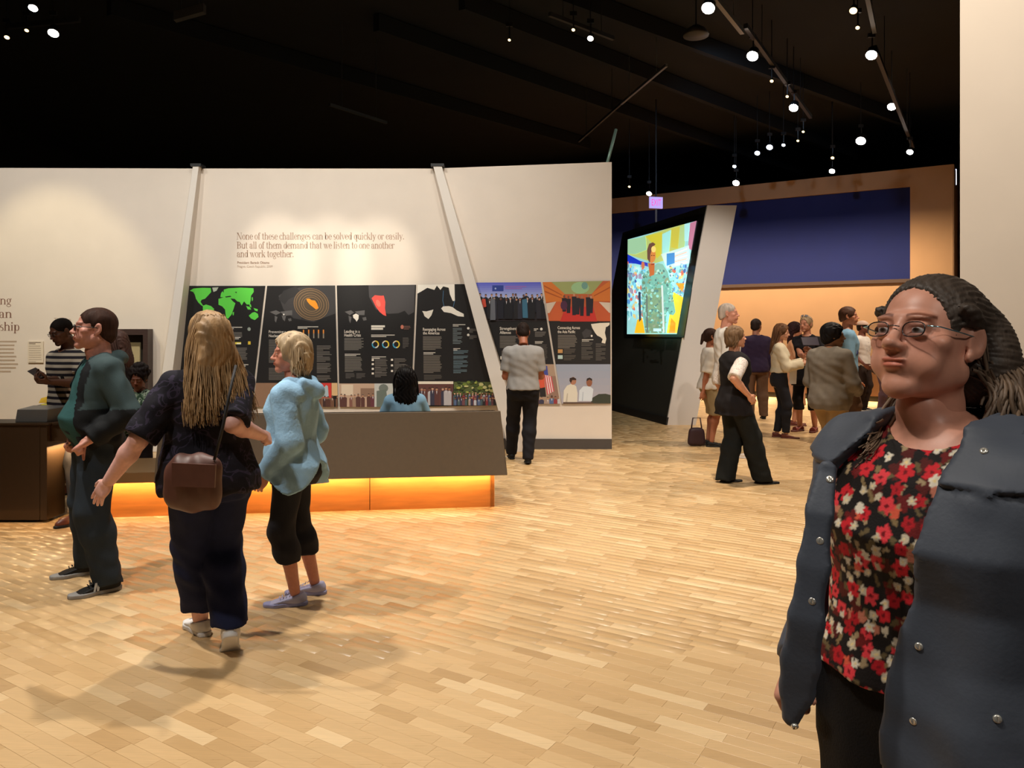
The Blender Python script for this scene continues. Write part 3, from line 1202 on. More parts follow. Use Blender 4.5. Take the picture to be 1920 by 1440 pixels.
def screen_wall():
    root = empty('screen_wall', SB, 'leaning dark media wall with a bright video screen and white end face', 'media wall')
    L_, th = 3.73, .49
    up = v3(LEAN * SHT, 0, SHT)
    sx = v3(th, 0.02, 0)
    o = SB

    def pr(name, pts, off, m, par=root):
        return MB().prism([p - o for p in pts], off).build(name, m, par)
    dark = mat('charcoal_panel', (40, 40, 36), .55, noise=.04, nscale=5)
    a, b = SB + v3(.012, .012, 0), SB + SD * L_ + v3(.012, 0, 0)
    pr('dark_panel', [a, b, b + up, a + up], sx * .9, dark)
    pr('white_end_panel', [SB + v3(-.005, 0, 0), SB + sx, SB + sx + up, SB + up + v3(-.005, 0, 0)], SD * .03 + v3(0, .0, 0), mat('white_fin', (208, 200, 192), .7))
    pr('back_panel', [a + sx * .92, b + sx * .92, b + sx * .92 + up, a + sx * .92 + up], sx * .06, white2)
    hb = .13
    pr('plinth', [SB - v3(.02, 0, 0), SB + SD * L_ - v3(.02, 0, 0), SB + SD * L_ + v3(hb * LEAN - .02, 0, hb), SB + v3(hb * LEAN - .02, 0, hb)], v3(.03, 0, 0), dkmetal)
    # screen bezel and picture, at their place on the leaning face
    q = lambda px, py, d=0.0: onplane(px, py, SB + SN * d, SN)
    bz = [q(1171, 632, .0), q(1283, 633, .0), q(1321, 400, .0), q(1171, 442, .0)]
    pr('bezel', bz, SN * .012, mat('screen_bezel', (16, 17, 16), .35))
    return root, q


scr_root, scr_q = screen_wall()

# ---------------------------------------------------------------- flat prints: polygons given where they hang on a plane
def print_mat(name, emit=0.0, rough=.55):
    if name in MATS:
        return MATS[name]
    m = bpy.data.materials.new(name)
    m.use_nodes = True
    b = m.node_tree.nodes['Principled BSDF']
    a = m.node_tree.nodes.new('ShaderNodeAttribute')
    a.attribute_name = 'col'
    m.node_tree.links.new(a.outputs['Color'], b.inputs['Base Color'])
    b.inputs['Roughness'].default_value = rough
    if emit:
        m.node_tree.links.new(a.outputs['Color'], b.inputs['Emission Color'])
        b.inputs['Emission Strength'].default_value = emit
    MATS[name] = m
    return m


class Print:
    """flat coloured shapes on a plane, each a little in front of the one before; coordinates are read off the photograph"""

    def __init__(s, q, clip=None, step=.00025, base=.0):
        s.q, s.step, s.base = q, step, base
        s.V, s.F, s.C, s.n = [], [], [], 0
        s.clip = clip

    def poly(s, pts, rgb, layer=None):
        if s.clip is not None:
            pts = clip_poly(pts, s.clip)
            if len(pts) < 3:
                return s
        if layer is None:
            s.n += 1
        lv = s.n if layer is None else layer
        b = len(s.V)
        for p in pts:
            s.V.append(s.q(p[0], p[1], s.base + s.step * lv))
            s.C.append(lin(rgb)[:3])
        s.F.append(tuple(range(b, b + len(pts))))
        return s

    def rect(s, x0, y0, x1, y1, rgb, layer=None, sk=0.0):
        return s.poly([(x0, y0), (x1, y0), (x1 + sk, y1), (x0 + sk, y1)], rgb, layer)

    def ell(s, cx, cy, rx, ry, rgb, n=14, rot=0.0, layer=None):
        c, d = math.cos(rot), math.sin(rot)
        return s.poly([(cx + rx * math.cos(t) * c - ry * math.sin(t) * d, cy + rx * math.cos(t) * d + ry * math.sin(t) * c) for t in [2 * math.pi * k / n for k in range(n)]], rgb, layer)

    def ring(s, cx, cy, rx, ry, w, rgb, n=40, rot=0.0, a0=0, a1=2 * math.pi):
        s.n += 1
        c, d = math.cos(rot), math.sin(rot)
        for k in range(n):
            p = []
            for t, f in ((k, 0), (k + 1, 0), (k + 1, w), (k, w)):
                t = a0 + (a1 - a0) * t / n
                x, y = (rx - f) * math.cos(t), (ry - f) * math.sin(t)
                p.append((cx + x * c - y * d, cy + x * d + y * c))
            s.poly(p, rgb, s.n)
        return s

    def lines(s, x0, y0, x1, y1, rgb, pitch=2.6, rng=None, fill=.55):
        """grey bars standing for unreadably small text"""
        rng = rng or random.Random(int(x0 * 7 + y0))
        s.n += 1
        y = y0
        while y < y1:
            last = y + pitch >= y1
            xe = x0 + (x1 - x0) * (rng.uniform(.4, .8) if last else rng.uniform(.86, 1.0))
            s.poly([(x0, y), (xe, y), (xe, y + pitch * fill), (x0, y + pitch * fill)], rgb, s.n)
            y += pitch
        return s

    def build(s, name, m, parent, loc):
        me = mesh_np(name, np.array(s.V) - np.asarray(loc), s.F, np.array(s.C), False)
        return link(name, me, m, parent)


def clip_poly(pts, quad):
    """Sutherland-Hodgman against a convex quad"""
    A = sum(quad[i][0] * quad[(i + 1) % len(quad)][1] - quad[(i + 1) % len(quad)][0] * quad[i][1] for i in range(len(quad)))
    sg = 1 if A > 0 else -1
    out = [tuple(p) for p in pts]
    for i in range(len(quad)):
        (ax, ay), (bx, by) = quad[i], quad[(i + 1) % len(quad)]
        ins = lambda p: sg * ((bx - ax) * (p[1] - ay) - (by - ay) * (p[0] - ax)) >= 0
        res = []
        for k in range(len(out)):
            p, r = out[k], out[(k + 1) % len(out)]
            ip, ir = ins(p), ins(r)
            if ip:
                res.append(p)
            if ip != ir:
                dx, dy = r[0] - p[0], r[1] - p[1]
                den = (bx - ax) * dy - (by - ay) * dx
                t = ((by - ay) * (p[0] - ax) - (bx - ax) * (p[1] - ay)) / (den or 1e-9)
                res.append((p[0] + dx * t, p[1] + dy * t))
        out = res
        if not out:
            break
    return out


def font_polys(text, size, bold=False):
    """triangles of a line of text in the built-in typeface, em units"""
    cu = bpy.data.curves.new('text', 'FONT')
    cu.body = text
    cu.size = size
    cu.offset = .012 * size if bold else 0
    cu.resolution_u = 2
    o = bpy.data.objects.new('text', cu)
    COL.objects.link(o)
    dg = bpy.context.evaluated_depsgraph_get()
    me = o.evaluated_get(dg).to_mesh()
    V = np.array([v.co[:] for v in me.vertices])
    F = [tuple(p.vertices) for p in me.polygons]
    bpy.data.objects.remove(o)
    bpy.data.curves.remove(cu)
    return V, F


def put_text(pr, text, x, y, h, rgb, width=None, bold=False):
    """line of sans text: left end x, baseline y, letter height h (photo pixels)"""
    V, F = font_polys(text, 1.0, bold)
    if not len(V):
        return
    sc = h / .70
    sx = sc if width is None else width / (V[:, 0].max() - V[:, 0].min())
    x0 = V[:, 0].min()
    pr.n += 1
    b = len(pr.V)
    for v in V:
        pr.V.append(pr.q(x + (v[0] - x0) * sx, y - v[1] * sc, pr.base + pr.step * pr.n))
        pr.C.append(lin(rgb)[:3])
    pr.F += [tuple(b + i for i in f) for f in F]


# a bold serif alphabet with thick stems and hairlines (em units: x-height .5, ascender .74)
def serif_glyphs():
    T, Hh = .105, .03
    G = {}

    def st(x, y0, y1, w=T):
        return [(x, y0), (x + w, y0), (x + w, y1), (x, y1)]

    def sf(xc, y, w=.2):
        return [(xc - w / 2, y), (xc + w / 2, y), (xc + w / 2, y + Hh), (xc - w / 2, y + Hh)]

    def arc(cx, cy, rx, ry, a0, a1, t=T, h=Hh, n=14):
        out = []
        for k in range(n):
            p = []
            for tt, f in ((k, 0), (k + 1, 0), (k + 1, 1), (k, 1)):
                a = math.radians(a0 + (a1 - a0) * tt / n)
                p.append((cx + (rx - f * t) * math.cos(a), cy + (ry - f * h) * math.sin(a)))
            out.append(p)
        return out

    def dot(x, y, r=.06):
        return [[(x + r * math.cos(2 * math.pi * k / 10), y + r * math.sin(2 * math.pi * k / 10)) for k in range(10)]]
    ring = lambda cx: arc(cx, .25, .22, .262, 0, 360, n=22)
    G['o'] = (.46, ring(.23))
    G['e'] = (.43, arc(.225, .25, .215, .262, 0, 325, n=20) + [[(.06, .255), (.44, .255), (.44, .285), (.06, .285)]])
    G['c'] = (.42, arc(.225, .25, .215, .262, 50, 320, n=18) + dot(.34, .40, .055))
    G['n'] = (.54, [st(.05, 0, .49), st(.36, 0, .36), sf(.10, 0), sf(.41, 0), sf(.06, .46, .12)] + arc(.265, .33, .2, .175, 0, 150, T, .05))
    G['h'] = (.54, [st(.05, 0, .74), st(.36, 0, .36), sf(.10, 0), sf(.41, 0), sf(.06, .71, .12)] + arc(.265, .33, .2, .175, 0, 150, T, .05))
    G['m'] = (.82, [st(.05, 0, .49), st(.345, 0, .36), st(.64, 0, .36), sf(.10, 0), sf(.40, 0), sf(.69, 0), sf(.06, .46, .12)] + arc(.255, .33, .195, .175, 0, 150, T, .05) + arc(.55, .33, .195, .175, 0, 150, T, .05))
    G['u'] = (.54, [st(.05, .14, .49), st(.36, 0, .49), sf(.06, .46, .14), sf(.36, .46, .14), sf(.45, 0, .12)] + arc(.255, .17, .205, .18, 180, 330, T, .05))
    G['r'] = (.40, [st(.05, 0, .49), sf(.11, 0, .22), sf(.06, .46, .12)] + arc(.28, .36, .14, .14, 40, 170, .04, .03) + dot(.33, .42, .06))
    G['t'] = (.33, [st(.08, .08, .66), [(.0, .46), (.29, .46), (.29, .49), (.0, .49)]] + arc(.21, .11, .13, .12, 180, 320, T, .03))
    G['f'] = (.33, [st(.08, 0, .62), sf(.14, 0, .24), [(.0, .46), (.28, .46), (.28, .49), (.0, .49)]] + arc(.23, .60, .15, .14, 60, 180, T, .03) + dot(.30, .67, .055))
    G['i'] = (.27, [st(.07, 0, .49), sf(.125, 0), sf(.08, .46, .12)] + dot(.125, .66, .065))
    G['l'] = (.27, [st(.07, 0, .74), sf(.125, 0), sf(.08, .71, .12)])
    G['k'] = (.53, [st(.05, 0, .74), sf(.10, 0), sf(.06, .71, .12), [(.14, .2), (.38, .46), (.42, .46), (.18, .2)], [(.2, .27), (.32, .30), (.50, 0), (.37, 0)], sf(.43, 0, .22), sf(.4, .46, .2)])
    bow = lambda cx: arc(cx, .25, .2, .262, 0, 360, n=20)
    G['b'] = (.50, [st(.05, 0, .74), sf(.06, .71, .12)] + bow(.27))
    G['d'] = (.52, [st(.35, 0, .74), sf(.36, .71, .12), sf(.44, 0, .12)] + bow(.23))
    G['q'] = (.50, [st(.34, -.22, .5), sf(.39, -.22)] + bow(.23))
    G['p'] = (.50, [st(.05, -.22, .5), sf(.10, -.22), sf(.06, .46, .12)] + bow(.27))
    G['g'] = (.47, arc(.21, .32, .18, .19, 0, 360, T * .9, .03, 18) + arc(.21, -.08, .2, .13, 0, 360, .06, .045, 18) + dot(.40, .47, .05) + [[(.05, .06), (.3, .04), (.3, .09), (.09, .12)]])
    G['a'] = (.48, [st(.28, .02, .36), sf(.39, 0, .12)] + arc(.2, .36, .185, .15, 0, 150, T, .035) + arc(.19, .14, .17, .15, 60, 320, T, .03) + dot(.085, .38, .055))
    G['s'] = (.37, arc(.18, .37, .15, .14, 50, 235, .07, .035) + arc(.18, .13, .16, .14, -130, 60, .08, .035) + [[(.06, .33), (.28, .18), (.32, .24), (.10, .37)]])
    G['v'] = (.47, [[(0, .49), (.13, .49), (.27, 0), (.21, 0)], [(.24, .02), (.27, 0), (.43, .49), (.39, .49)], sf(.07, .46, .2), sf(.40, .46, .16)])
    G['y'] = (.47, [[(0, .49), (.13, .49), (.29, -.02), (.22, -.02)], [(.08, -.2), (.13, -.22), (.43, .49), (.39, .49)], sf(.07, .46, .2), sf(.40, .46, .16)] + dot(.09, -.16, .055))
    G['w'] = (.68, [[(0, .49), (.13, .49), (.25, 0), (.19, 0)], [(.22, .02), (.25, 0), (.35, .42), (.32, .44)], [(.24, .49), (.37, .49), (.48, 0), (.42, 0)], [(.45, .02), (.48, 0), (.65, .49), (.61, .49)], sf(.06, .46, .2), sf(.62, .46, .16)])
    G['N'] = (.72, [[(.07, 0), (.105, 0), (.105, .72), (.07, .72)], [(.57, 0), (.605, 0), (.605, .72), (.57, .72)], [(.05, .72), (.19, .72), (.605, 0), (.50, 0)], sf(.09, 0, .2), sf(.59, .69, .2), sf(.08, .69, .16)])
    G['B'] = (.62, [st(.08, 0, .72, .12), sf(.1, 0, .2), sf(.1, .69, .2)] + arc(.3, .545, .24, .175, -90, 90, .12, .03) + arc(.3, .19, .27, .19, -90, 90, .13, .03) + [[(.1, .35), (.32, .35), (.32, .38), (.1, .38)], [(.1, .69), (.32, .69), (.32, .72), (.1, .72)], [(.1, 0), (.32, 0), (.32, .03), (.1, .03)]])
    G['.'] = (.2, dot(.09, .06, .065))
    G[' '] = (.22, [])
    return G


SER = serif_glyphs()


def put_serif(pr, text, x, y, xh, rgb, width):
    """line of bold serif text: left x, baseline y, x-height, total width (photo pixels)"""
    tot = sum(SER[c][0] for c in text)
    sx, sy = width / tot, xh / .5
    pr.n += 1
    cx = 0.0
    for c in text:
        adv, polys = SER[c]
        for p in polys:
            pr.poly([(x + (cx + a) * sx, y - b * sy) for a, b in p], rgb, pr.n)
        cx += adv

# ---------------------------------------------------------------- wall text and info panels
INK = (166, 134, 112)
qW = lambda px, py, d=0.0: onplane(px, py, v3(0, WY + .04 - .0015 - d, 0), PN)
_a, _b = v3(sx(820), WY + .03, 0), v3(xr, WY - .04, 0)
N3 = np.cross(_b - _a, v3(0, 0, 1))
N3 = N3 / np.linalg.norm(N3)
qW3 = lambda px, py, d=0.0: onplane(px, py, _a + N3 * (.0015 + d), N3)
_c, _d = v3(-8.6, WY - .12, 0), v3(at(362, 0, WY + .04)[0], WY + .04, 0)
N1 = np.cross(_d - _c, v3(0, 0, 1))
N1 = N1 / np.linalg.norm(N1)
qW1 = lambda px, py, d=0.0: onplane(px, py, _c + N1 * (.0015 + d), N1)
ptx = print_mat('printed_ink')
ORG = v3(0, WY, 0)


def wall_text(label, fn, q):
    pr = Print(q)
    fn(pr)
    o = pr.build('wall_lettering', ptx, None, ORG)
    o.location = ORG
    return tag(o, label, 'lettering')


def quote(pr):
    put_serif(pr, 'None of these challenges can be solved quickly or easily.', 444, 449, 8.8, INK, 314)
    put_serif(pr, 'But all of them demand that we listen to one another', 444, 466, 8.8, INK, 296)
    put_serif(pr, 'and work together.', 444, 482, 8.8, INK, 107)
    put_text(pr, 'President Barack Obama', 445, 494.5, 4.6, (158, 128, 108), 60, True)
    put_text(pr, 'Prague, Czech Republic, 2009', 445, 501.5, 4.4, (186, 162, 142), 66)


wall_text('brown serif quotation in three lines on the lit middle wall facet', quote, qW)
LINK = (140, 104, 88)


def heading(pr):
    put_serif(pr, 'ng', 0, 571, 11, LINK, 22)
    put_serif(pr, 'can', -13, 596, 11, LINK, 36)
    put_serif(pr, 'ship', -1, 620, 11, LINK, 38)


wall_text('large brown serif heading at the cut-off end of the wall behind the kiosk', heading, qW1)
wall_text('grey paragraph of small text under the large heading', lambda pr: pr.lines(-30, 639, 35, 696, (190, 168, 146), 7.0, None, .38), qW1)
wall_text('faint small caption above the head of the man in the striped shirt', lambda pr: (put_text(pr, 'The Map', 101, 602, 6, (170, 150, 130), 32)), qW1)


def caption_card():
    o0 = qW1(67, 660)
    r = empty('caption_card', o0, 'small cream caption card beside the grey paragraph on the wall', 'caption card')
    P = [qW1(x, y, .012) - o0 for x, y in ((52, 640), (81, 640), (81, 680), (52, 680))]
    MB().prism(P, -N1 * .012).build('card', mat('card_cream', (226, 212, 190), .7), r)
    pr = Print(qW1, base=.0125)
    pr.lines(54, 641.5, 80, 644, (120, 104, 92), 2.4)
    pr.lines(54, 648, 79, 678, (196, 180, 160), 4.2, None, .4)
    pr.build('print', ptx, r, o0)


caption_card()

c3 = lambda L_: [(330 + x / 4.267, 510 + y / 4.267) for x, y in L_]
c4 = lambda L_: [(740 + x / 3.79, 500 + y / 3.79) for x, y in L_]
PAL_SUIT = [(26, 28, 40), (34, 34, 44), (20, 22, 30), (44, 46, 60), (30, 30, 34)]
PAL_CROWD = [(60, 60, 84), (150, 60, 66), (196, 196, 204), (90, 110, 150), (50, 46, 52), (172, 150, 140), (120, 76, 84), (76, 96, 104)]
SKINS = [(200, 150, 120), (170, 118, 92), (120, 80, 62), (214, 170, 140)]


def crowd(pr, x0, x1, y0, y1, n, pal, seed, hd=2.0, rows=1):
    rg = random.Random(seed)
    for r in range(rows):
        yy = y0 + (y1 - y0) * r / (rows + .6)
        for k in range(n):
            x = x0 + (x1 - x0) * (k + .5 + rg.uniform(-.3, .3)) / n
            y = yy + rg.uniform(-1.0, 1.6)
            w = (x1 - x0) / n * rg.uniform(.5, .75)
            pr.poly([(x - w * .8, y + hd * 2.0), (x - w * .3, y + hd * 1.2), (x + w * .3, y + hd * 1.2), (x + w * .8, y + hd * 2.0), (x + w * .75, y1), (x - w * .75, y1)], rg.choice(pal))
            if rg.random() < .6:
                pr.poly([(x - w * .18, y + hd * 1.2), (x + w * .18, y + hd * 1.2), (x, y + hd * 3.4)], (226, 222, 224))
            pr.ell(x, y, hd * .75, hd * 1.05, rg.choice(SKINS), 8)
            pr.poly([(x - hd * .75, y - hd * .1), (x - hd * .5, y - hd * 1.0), (x + hd * .5, y - hd * 1.0), (x + hd * .75, y - hd * .1), (x, y - hd * .5)], rg.choice([(40, 30, 26), (90, 84, 80), (30, 26, 26)]))


def info_panel(quad, q, N, label, paint, bg=(30, 29, 30)):
    o0 = q(quad[0][0], quad[0][1])
    r = empty('info_panel', o0, label, 'info panel', 'slanted info panels on the wall')
    P = [q(x, y, .014) - o0 for x, y in quad]
    MB().prism(P, -N * .0135).build('backing_board', mat('panel_black', bg, .5), r)
    prints = {}

    def get(name):
        if name not in prints:
            prints[name] = Print(q, quad, .0002, .0146)
            prints[name].n = len(prints) * 2
        return prints[name]
    paint(get)
    for k, p in prints.items():
        p.build(k, ptx, r, o0)


GR, LT, DK = (112, 108, 104), (208, 202, 192), (66, 64, 66)


def p1(g):
    m = g('map_print')
    G1 = (96, 214, 74)
    for L_ in ([(110, 150), (140, 132), (210, 126), (278, 128), (282, 160), (255, 190), (232, 214), (205, 222), (196, 238), (212, 262), (222, 276), (204, 268), (180, 246), (160, 215), (150, 180), (138, 160)],
               [(215, 270), (240, 260), (280, 272), (305, 295), (296, 330), (270, 380), (255, 420), (243, 420), (240, 370), (215, 310)],
               [(355, 200), (360, 170), (385, 140), (420, 130), (520, 125), (620, 130), (622, 160), (600, 190), (598, 225), (590, 260), (565, 260), (545, 235), (525, 268), (510, 240), (490, 235), (470, 215), (440, 212), (400, 205)],
               [(340, 215), (380, 203), (430, 205), (455, 235), (475, 250), (462, 290), (445, 340), (415, 375), (400, 360), (392, 300), (370, 275), (340, 262)],
               [(452, 325), (464, 318), (462, 345), (454, 348)], [(560, 270), (590, 280), (602, 300), (575, 300)], [(586, 250), (600, 262), (604, 284), (590, 276)], [(620, 288), (655, 298), (652, 315), (630, 308)],
               [(582, 350), (610, 325), (630, 320), (655, 335), (660, 360), (630, 385), (600, 372)], [(606, 205), (614, 200), (616, 222), (608, 236)]):
        m.poly(c3(L_), G1)
    m.poly(c3([(290, 125), (340, 122), (325, 150), (300, 160)]), (180, 190, 172))
    for L_ in ([(392, 196), (436, 190), (442, 198), (400, 204)], [(372, 150), (384, 146), (380, 168)], [(470, 160), (486, 158), (484, 170)]):
        m.poly(c3(L_), (36, 60, 30))
    t = g('text_print')
    t.lines(424, 613, 458, 618, LT, 2.6)
    t.ell(467, 617, 3.2, 3.4, (150, 160, 150))
    t.lines(420, 623, 456, 636, GR)
    t.lines(424, 632, 454, 635, LT)
    t.rect(432, 641.5, 452, 645.5, (230, 214, 80))
    t.rect(444, 643, 452, 645.5, (240, 236, 200))
    t.rect(465, 640, 470, 646, (220, 190, 60))
    t.lines(424, 652, 466, 676, GR)
    t.lines(450, 683, 466, 686, LT)
    t.lines(424, 690, 462, 708, GR)
    p = g('photo_print')
    p.rect(320, 718, 480, 764, (74, 60, 56))
    crowd(p, 326, 476, 728, 764, 14, PAL_CROWD, 3, 3.0)


def p2(g):
    m = g('map_print')
    m.poly(c3([(820, 190), (900, 140), (1010, 120), (1275, 108), (1280, 330), (1200, 360), (1100, 400), (940, 370), (860, 300)]), (62, 60, 61))
    m.poly(c3([(860, 150), (960, 112), (1000, 170), (900, 220), (870, 260), (820, 220)]), (48, 47, 48))
    m.poly(c3([(1040, 300), (1090, 330), (1150, 380), (1000, 380)]), (46, 45, 46))
    for k, f in enumerate((1.0, .88, .72, .58, .46)):
        cx, cy = c3([(1083, 258)])[0]
        if k == 0:
            m.ell(cx, cy, 33.5, 29.5, (84, 72, 58), 40, .35)
        m.ring(cx, cy, 33.5 * f, 29.5 * f, .8, (158, 126, 88), 40, .35)
    m.poly(c3([(1043, 215), (1065, 212), (1085, 225), (1112, 228), (1130, 255), (1140, 290), (1120, 300), (1095, 280), (1070, 260), (1050, 235)]), (246, 154, 40))
    for L_ in ([(750, 320), (800, 306), (840, 325), (800, 345)], [(790, 350), (812, 360), (800, 405), (790, 390)], [(835, 318), (930, 306), (930, 345), (880, 350), (850, 335)], [(845, 348), (880, 352), (870, 395), (855, 380)], [(895, 375), (920, 370), (925, 390), (905, 395)]):
        m.poly(c3(L_), (98, 96, 96))
    m.ell(*c3([(862, 340)])[0], 1.6, 1.6, (236, 232, 224), 8)
    t = g('text_print')
    put_text(t, 'Preventing a', 504, 624.5, 5.2, LT, 32, True)
    put_text(t, 'Nuclear Iran', 504, 632, 5.2, LT, 31, True)
    t.lines(558, 612, 597, 616.5, LT)
    for x in (1015, 1057, 1097, 1135, 1175):
        a, b = c3([(x, 462), (x + 10, 530)])
        t.rect(a[0], a[1], b[0], b[1], (150, 142, 128))
        t.rect(a[0], a[1], b[0], a[1] + 7, (226, 140, 56))
    t.lines(560, 645.5, 588, 649, LT)
    t.lines(504, 637, 545, 680, GR)
    for yy in (648, 659, 669, 681, 690, 704):
        t.lines(594, yy, 622, yy + 8, GR)
    t.lines(504, 690, 585, 712, GR)
    p = g('photo_print')
    p.rect(470, 718, 622, 764, (150, 116, 92))
    p.rect(592, 718, 621.5, 746, (214, 62, 56))
    p.poly(c3([(1185, 925), (1200, 905), (1215, 912), (1222, 1000), (1170, 1000)]), (176, 196, 204))
    p.rect(622, 718, 636, 742, (226, 190, 140))
    crowd(p, 560, 636, 744, 764, 9, [(90, 58, 50), (120, 84, 66), (70, 48, 46), (180, 150, 130)], 6, 2.4)


def p3(g):
    m = g('map_print')
    m.poly(c3([(1540, 105), (1912, 105), (1905, 320), (1860, 345), (1830, 310), (1780, 330), (1700, 335), (1600, 300), (1545, 200)]), (72, 70, 72))
    m.poly(c3([(1565, 210), (1590, 185), (1640, 190), (1662, 188), (1675, 240), (1672, 290), (1682, 352), (1660, 345), (1630, 320), (1600, 280), (1580, 240)]), (246, 92, 82))
    m.ell(*c3([(1618, 250)])[0], 4, 7, (252, 128, 110), 12, -.4)
    for L_ in ([(1350, 318), (1400, 306), (1425, 325), (1390, 345)], [(1380, 350), (1405, 360), (1395, 410), (1385, 390)], [(1430, 316), (1510, 306), (1508, 345), (1465, 345)], [(1490, 365), (1520, 360), (1525, 385), (1500, 390)]):
        m.poly(c3(L_), (100, 98, 98))
    m.poly(c3([(1415, 345), (1440, 332), (1462, 345), (1460, 375), (1445, 398), (1434, 380), (1418, 365)]), (244, 238, 226))
    t = g('text_print')
    put_text(t, 'Leading in a', 645.5, 624, 5.6, (236, 228, 214), 29, True)
    put_text(t, 'Health Crisis', 645.5, 631, 5.6, (236, 228, 214), 31, True)
    t.lines(645.5, 634, 682, 657, (124, 120, 114))
    t.lines(646.5, 663.5, 679, 666.2, LT)
    t.lines(646.5, 669.5, 681, 696, (124, 120, 114))
    t.lines(648, 700, 665, 710, (96, 92, 90))
    t.lines(668, 700, 686, 710, (96, 92, 90))
    t.lines(696, 610, 739, 614, (226, 220, 208), 4.6, None, .8)
    t.lines(696, 614.6, 732, 619, (226, 220, 208), 4.6, None, .8)
    t.lines(696, 627.5, 742, 630.5, LT, 2.8)
    for i, x in enumerate((1595, 1677, 1762)):
        cx, cy = c3([(x, 579)])[0]
        t.ring(cx, cy, 6.8, 7.2, 2.3, (226, 220, 206), 24)
        t.ring(cx, cy, 6.8, 7.2, 2.3, (70, 170, 214), 10, 0, math.pi * .5, math.pi * 1.1)
        t.ring(cx, cy, 6.8, 7.2, 2.3, (236, 206, 60), 12, 0, -math.pi * .5, math.pi * (.1 + .15 * i))
    t.ell(754, 613, 3, 4, (200, 120, 100), 10)
    t.lines(757, 611, 770, 617, (120, 92, 84))
    t.lines(755, 633, 767, 652, (98, 94, 92))
    t.lines(697, 668.5, 724, 671.2, LT)
    for yy in (704, 737, 775, 812):
        y = 510 + yy / 4.267
        t.rect(697, y - 1.8, 701, y + 1.8, (236, 230, 218))
        t.lines(703, y - 2.5, 727, y + 5.5, GR)
    for yy in (702, 747, 792):
        y = 510 + yy / 4.267
        t.rect(733, y - 1.8, 737, y + 1.8, (236, 230, 218))
        t.lines(739, y - 2.5, 762, y + 6, GR)
    p = g('photo_print')
    p.rect(634, 719, 702, 764, (206, 176, 152))
    p.rect(640, 721, 662, 741, (232, 214, 190))
    p.rect(676, 728, 702, 744, (150, 120, 100))
    crowd(p, 636, 702, 741, 764, 8, [(96, 62, 58), (140, 96, 84), (110, 60, 70), (170, 140, 116)], 9, 2.4)
    p.rect(702, 719, 782, 764, (206, 210, 206))
    p.ell(719, 728, 9, 8, (120, 130, 124), 12)
    p.poly([(706, 733), (724, 730), (728, 764), (706, 764)], (112, 124, 116))
    p.poly([(740, 722), (775, 722), (778, 764), (738, 764)], (150, 160, 170))


def p4(g):
    m = g('map_print')
    m.poly(c4([(160, 122), (425, 122), (428, 245), (412, 243), (392, 195), (384, 150), (345, 140), (325, 165), (300, 135), (282, 165), (232, 150), (186, 178), (160, 192)]), (244, 238, 226))
    m.poly(c4([(330, 297), (345, 282), (385, 280), (412, 288), (440, 310), (490, 335), (492, 356), (450, 352), (400, 330), (350, 322)]), (240, 234, 222))
    m.poly(c4([(195, 315), (225, 318), (275, 305), (262, 345), (240, 372), (212, 352), (205, 332)]), (232, 226, 214))
    for a, b in (((345, 170), (340, 240)), ((340, 240), (350, 285)), ((425, 240), (415, 285))):
        (x0, y0), (x1, y1) = c4([a, b])
        m.poly([(x0, y0), (x0 + .8, y0), (x1 + .8, y1), (x1, y1)], (80, 130, 170))
    t = g('text_print')
    put_text(t, 'Reengaging Across', 793, 620, 5.4, (236, 228, 214), 42, True)
    put_text(t, 'the Americas', 793, 627, 5.4, (236, 228, 214), 31, True)
    t.lines(793, 631, 830, 656, (124, 118, 110))
    t.lines(794, 660.5, 819, 663.3, LT)
    t.lines(794, 666.5, 829, 700, (124, 118, 110))
    t.lines(795, 703, 829, 712, (92, 88, 84))
    t.lines(849, 608, 875, 610.8, LT)
    for yy in (615, 623, 631, 638):
        t.lines(849, yy, 867, yy + 6, (110, 120, 124))
    for yy in (615.5, 628):
        t.ell(878, yy, 2.4, 2.4, (236, 232, 224), 10)
        t.lines(880, yy + 1, 896, yy + 8, GR)
    t.lines(850, 653, 863, 656, LT)
    for yy in (657, 667, 676, 684, 693):
        t.lines(850, yy, 879, yy + 7.5, (104, 124, 134))
    p = g('photo_print')
    p.rect(770, 719, 850, 760, (104, 66, 62))
    p.rect(774, 715, 850, 720, (240, 232, 214))
    crowd(p, 778, 848, 729, 760, 9, [(190, 186, 190), (40, 38, 48), (96, 60, 60), (60, 60, 80)], 14, 3.0)
    p.rect(851, 716, 940, 760, (92, 104, 60))
    rg = random.Random(2)
    for k in range(60):
        p.ell(rg.uniform(852, 930), rg.uniform(716, 738), rg.uniform(2, 5), rg.uniform(1.5, 3.5), rg.choice([(120, 140, 60), (180, 186, 90), (70, 90, 46), (206, 204, 140), (50, 66, 40)]), 7)
    crowd(p, 851, 942, 737, 760, 17, PAL_CROWD, 21, 2.2, 2)


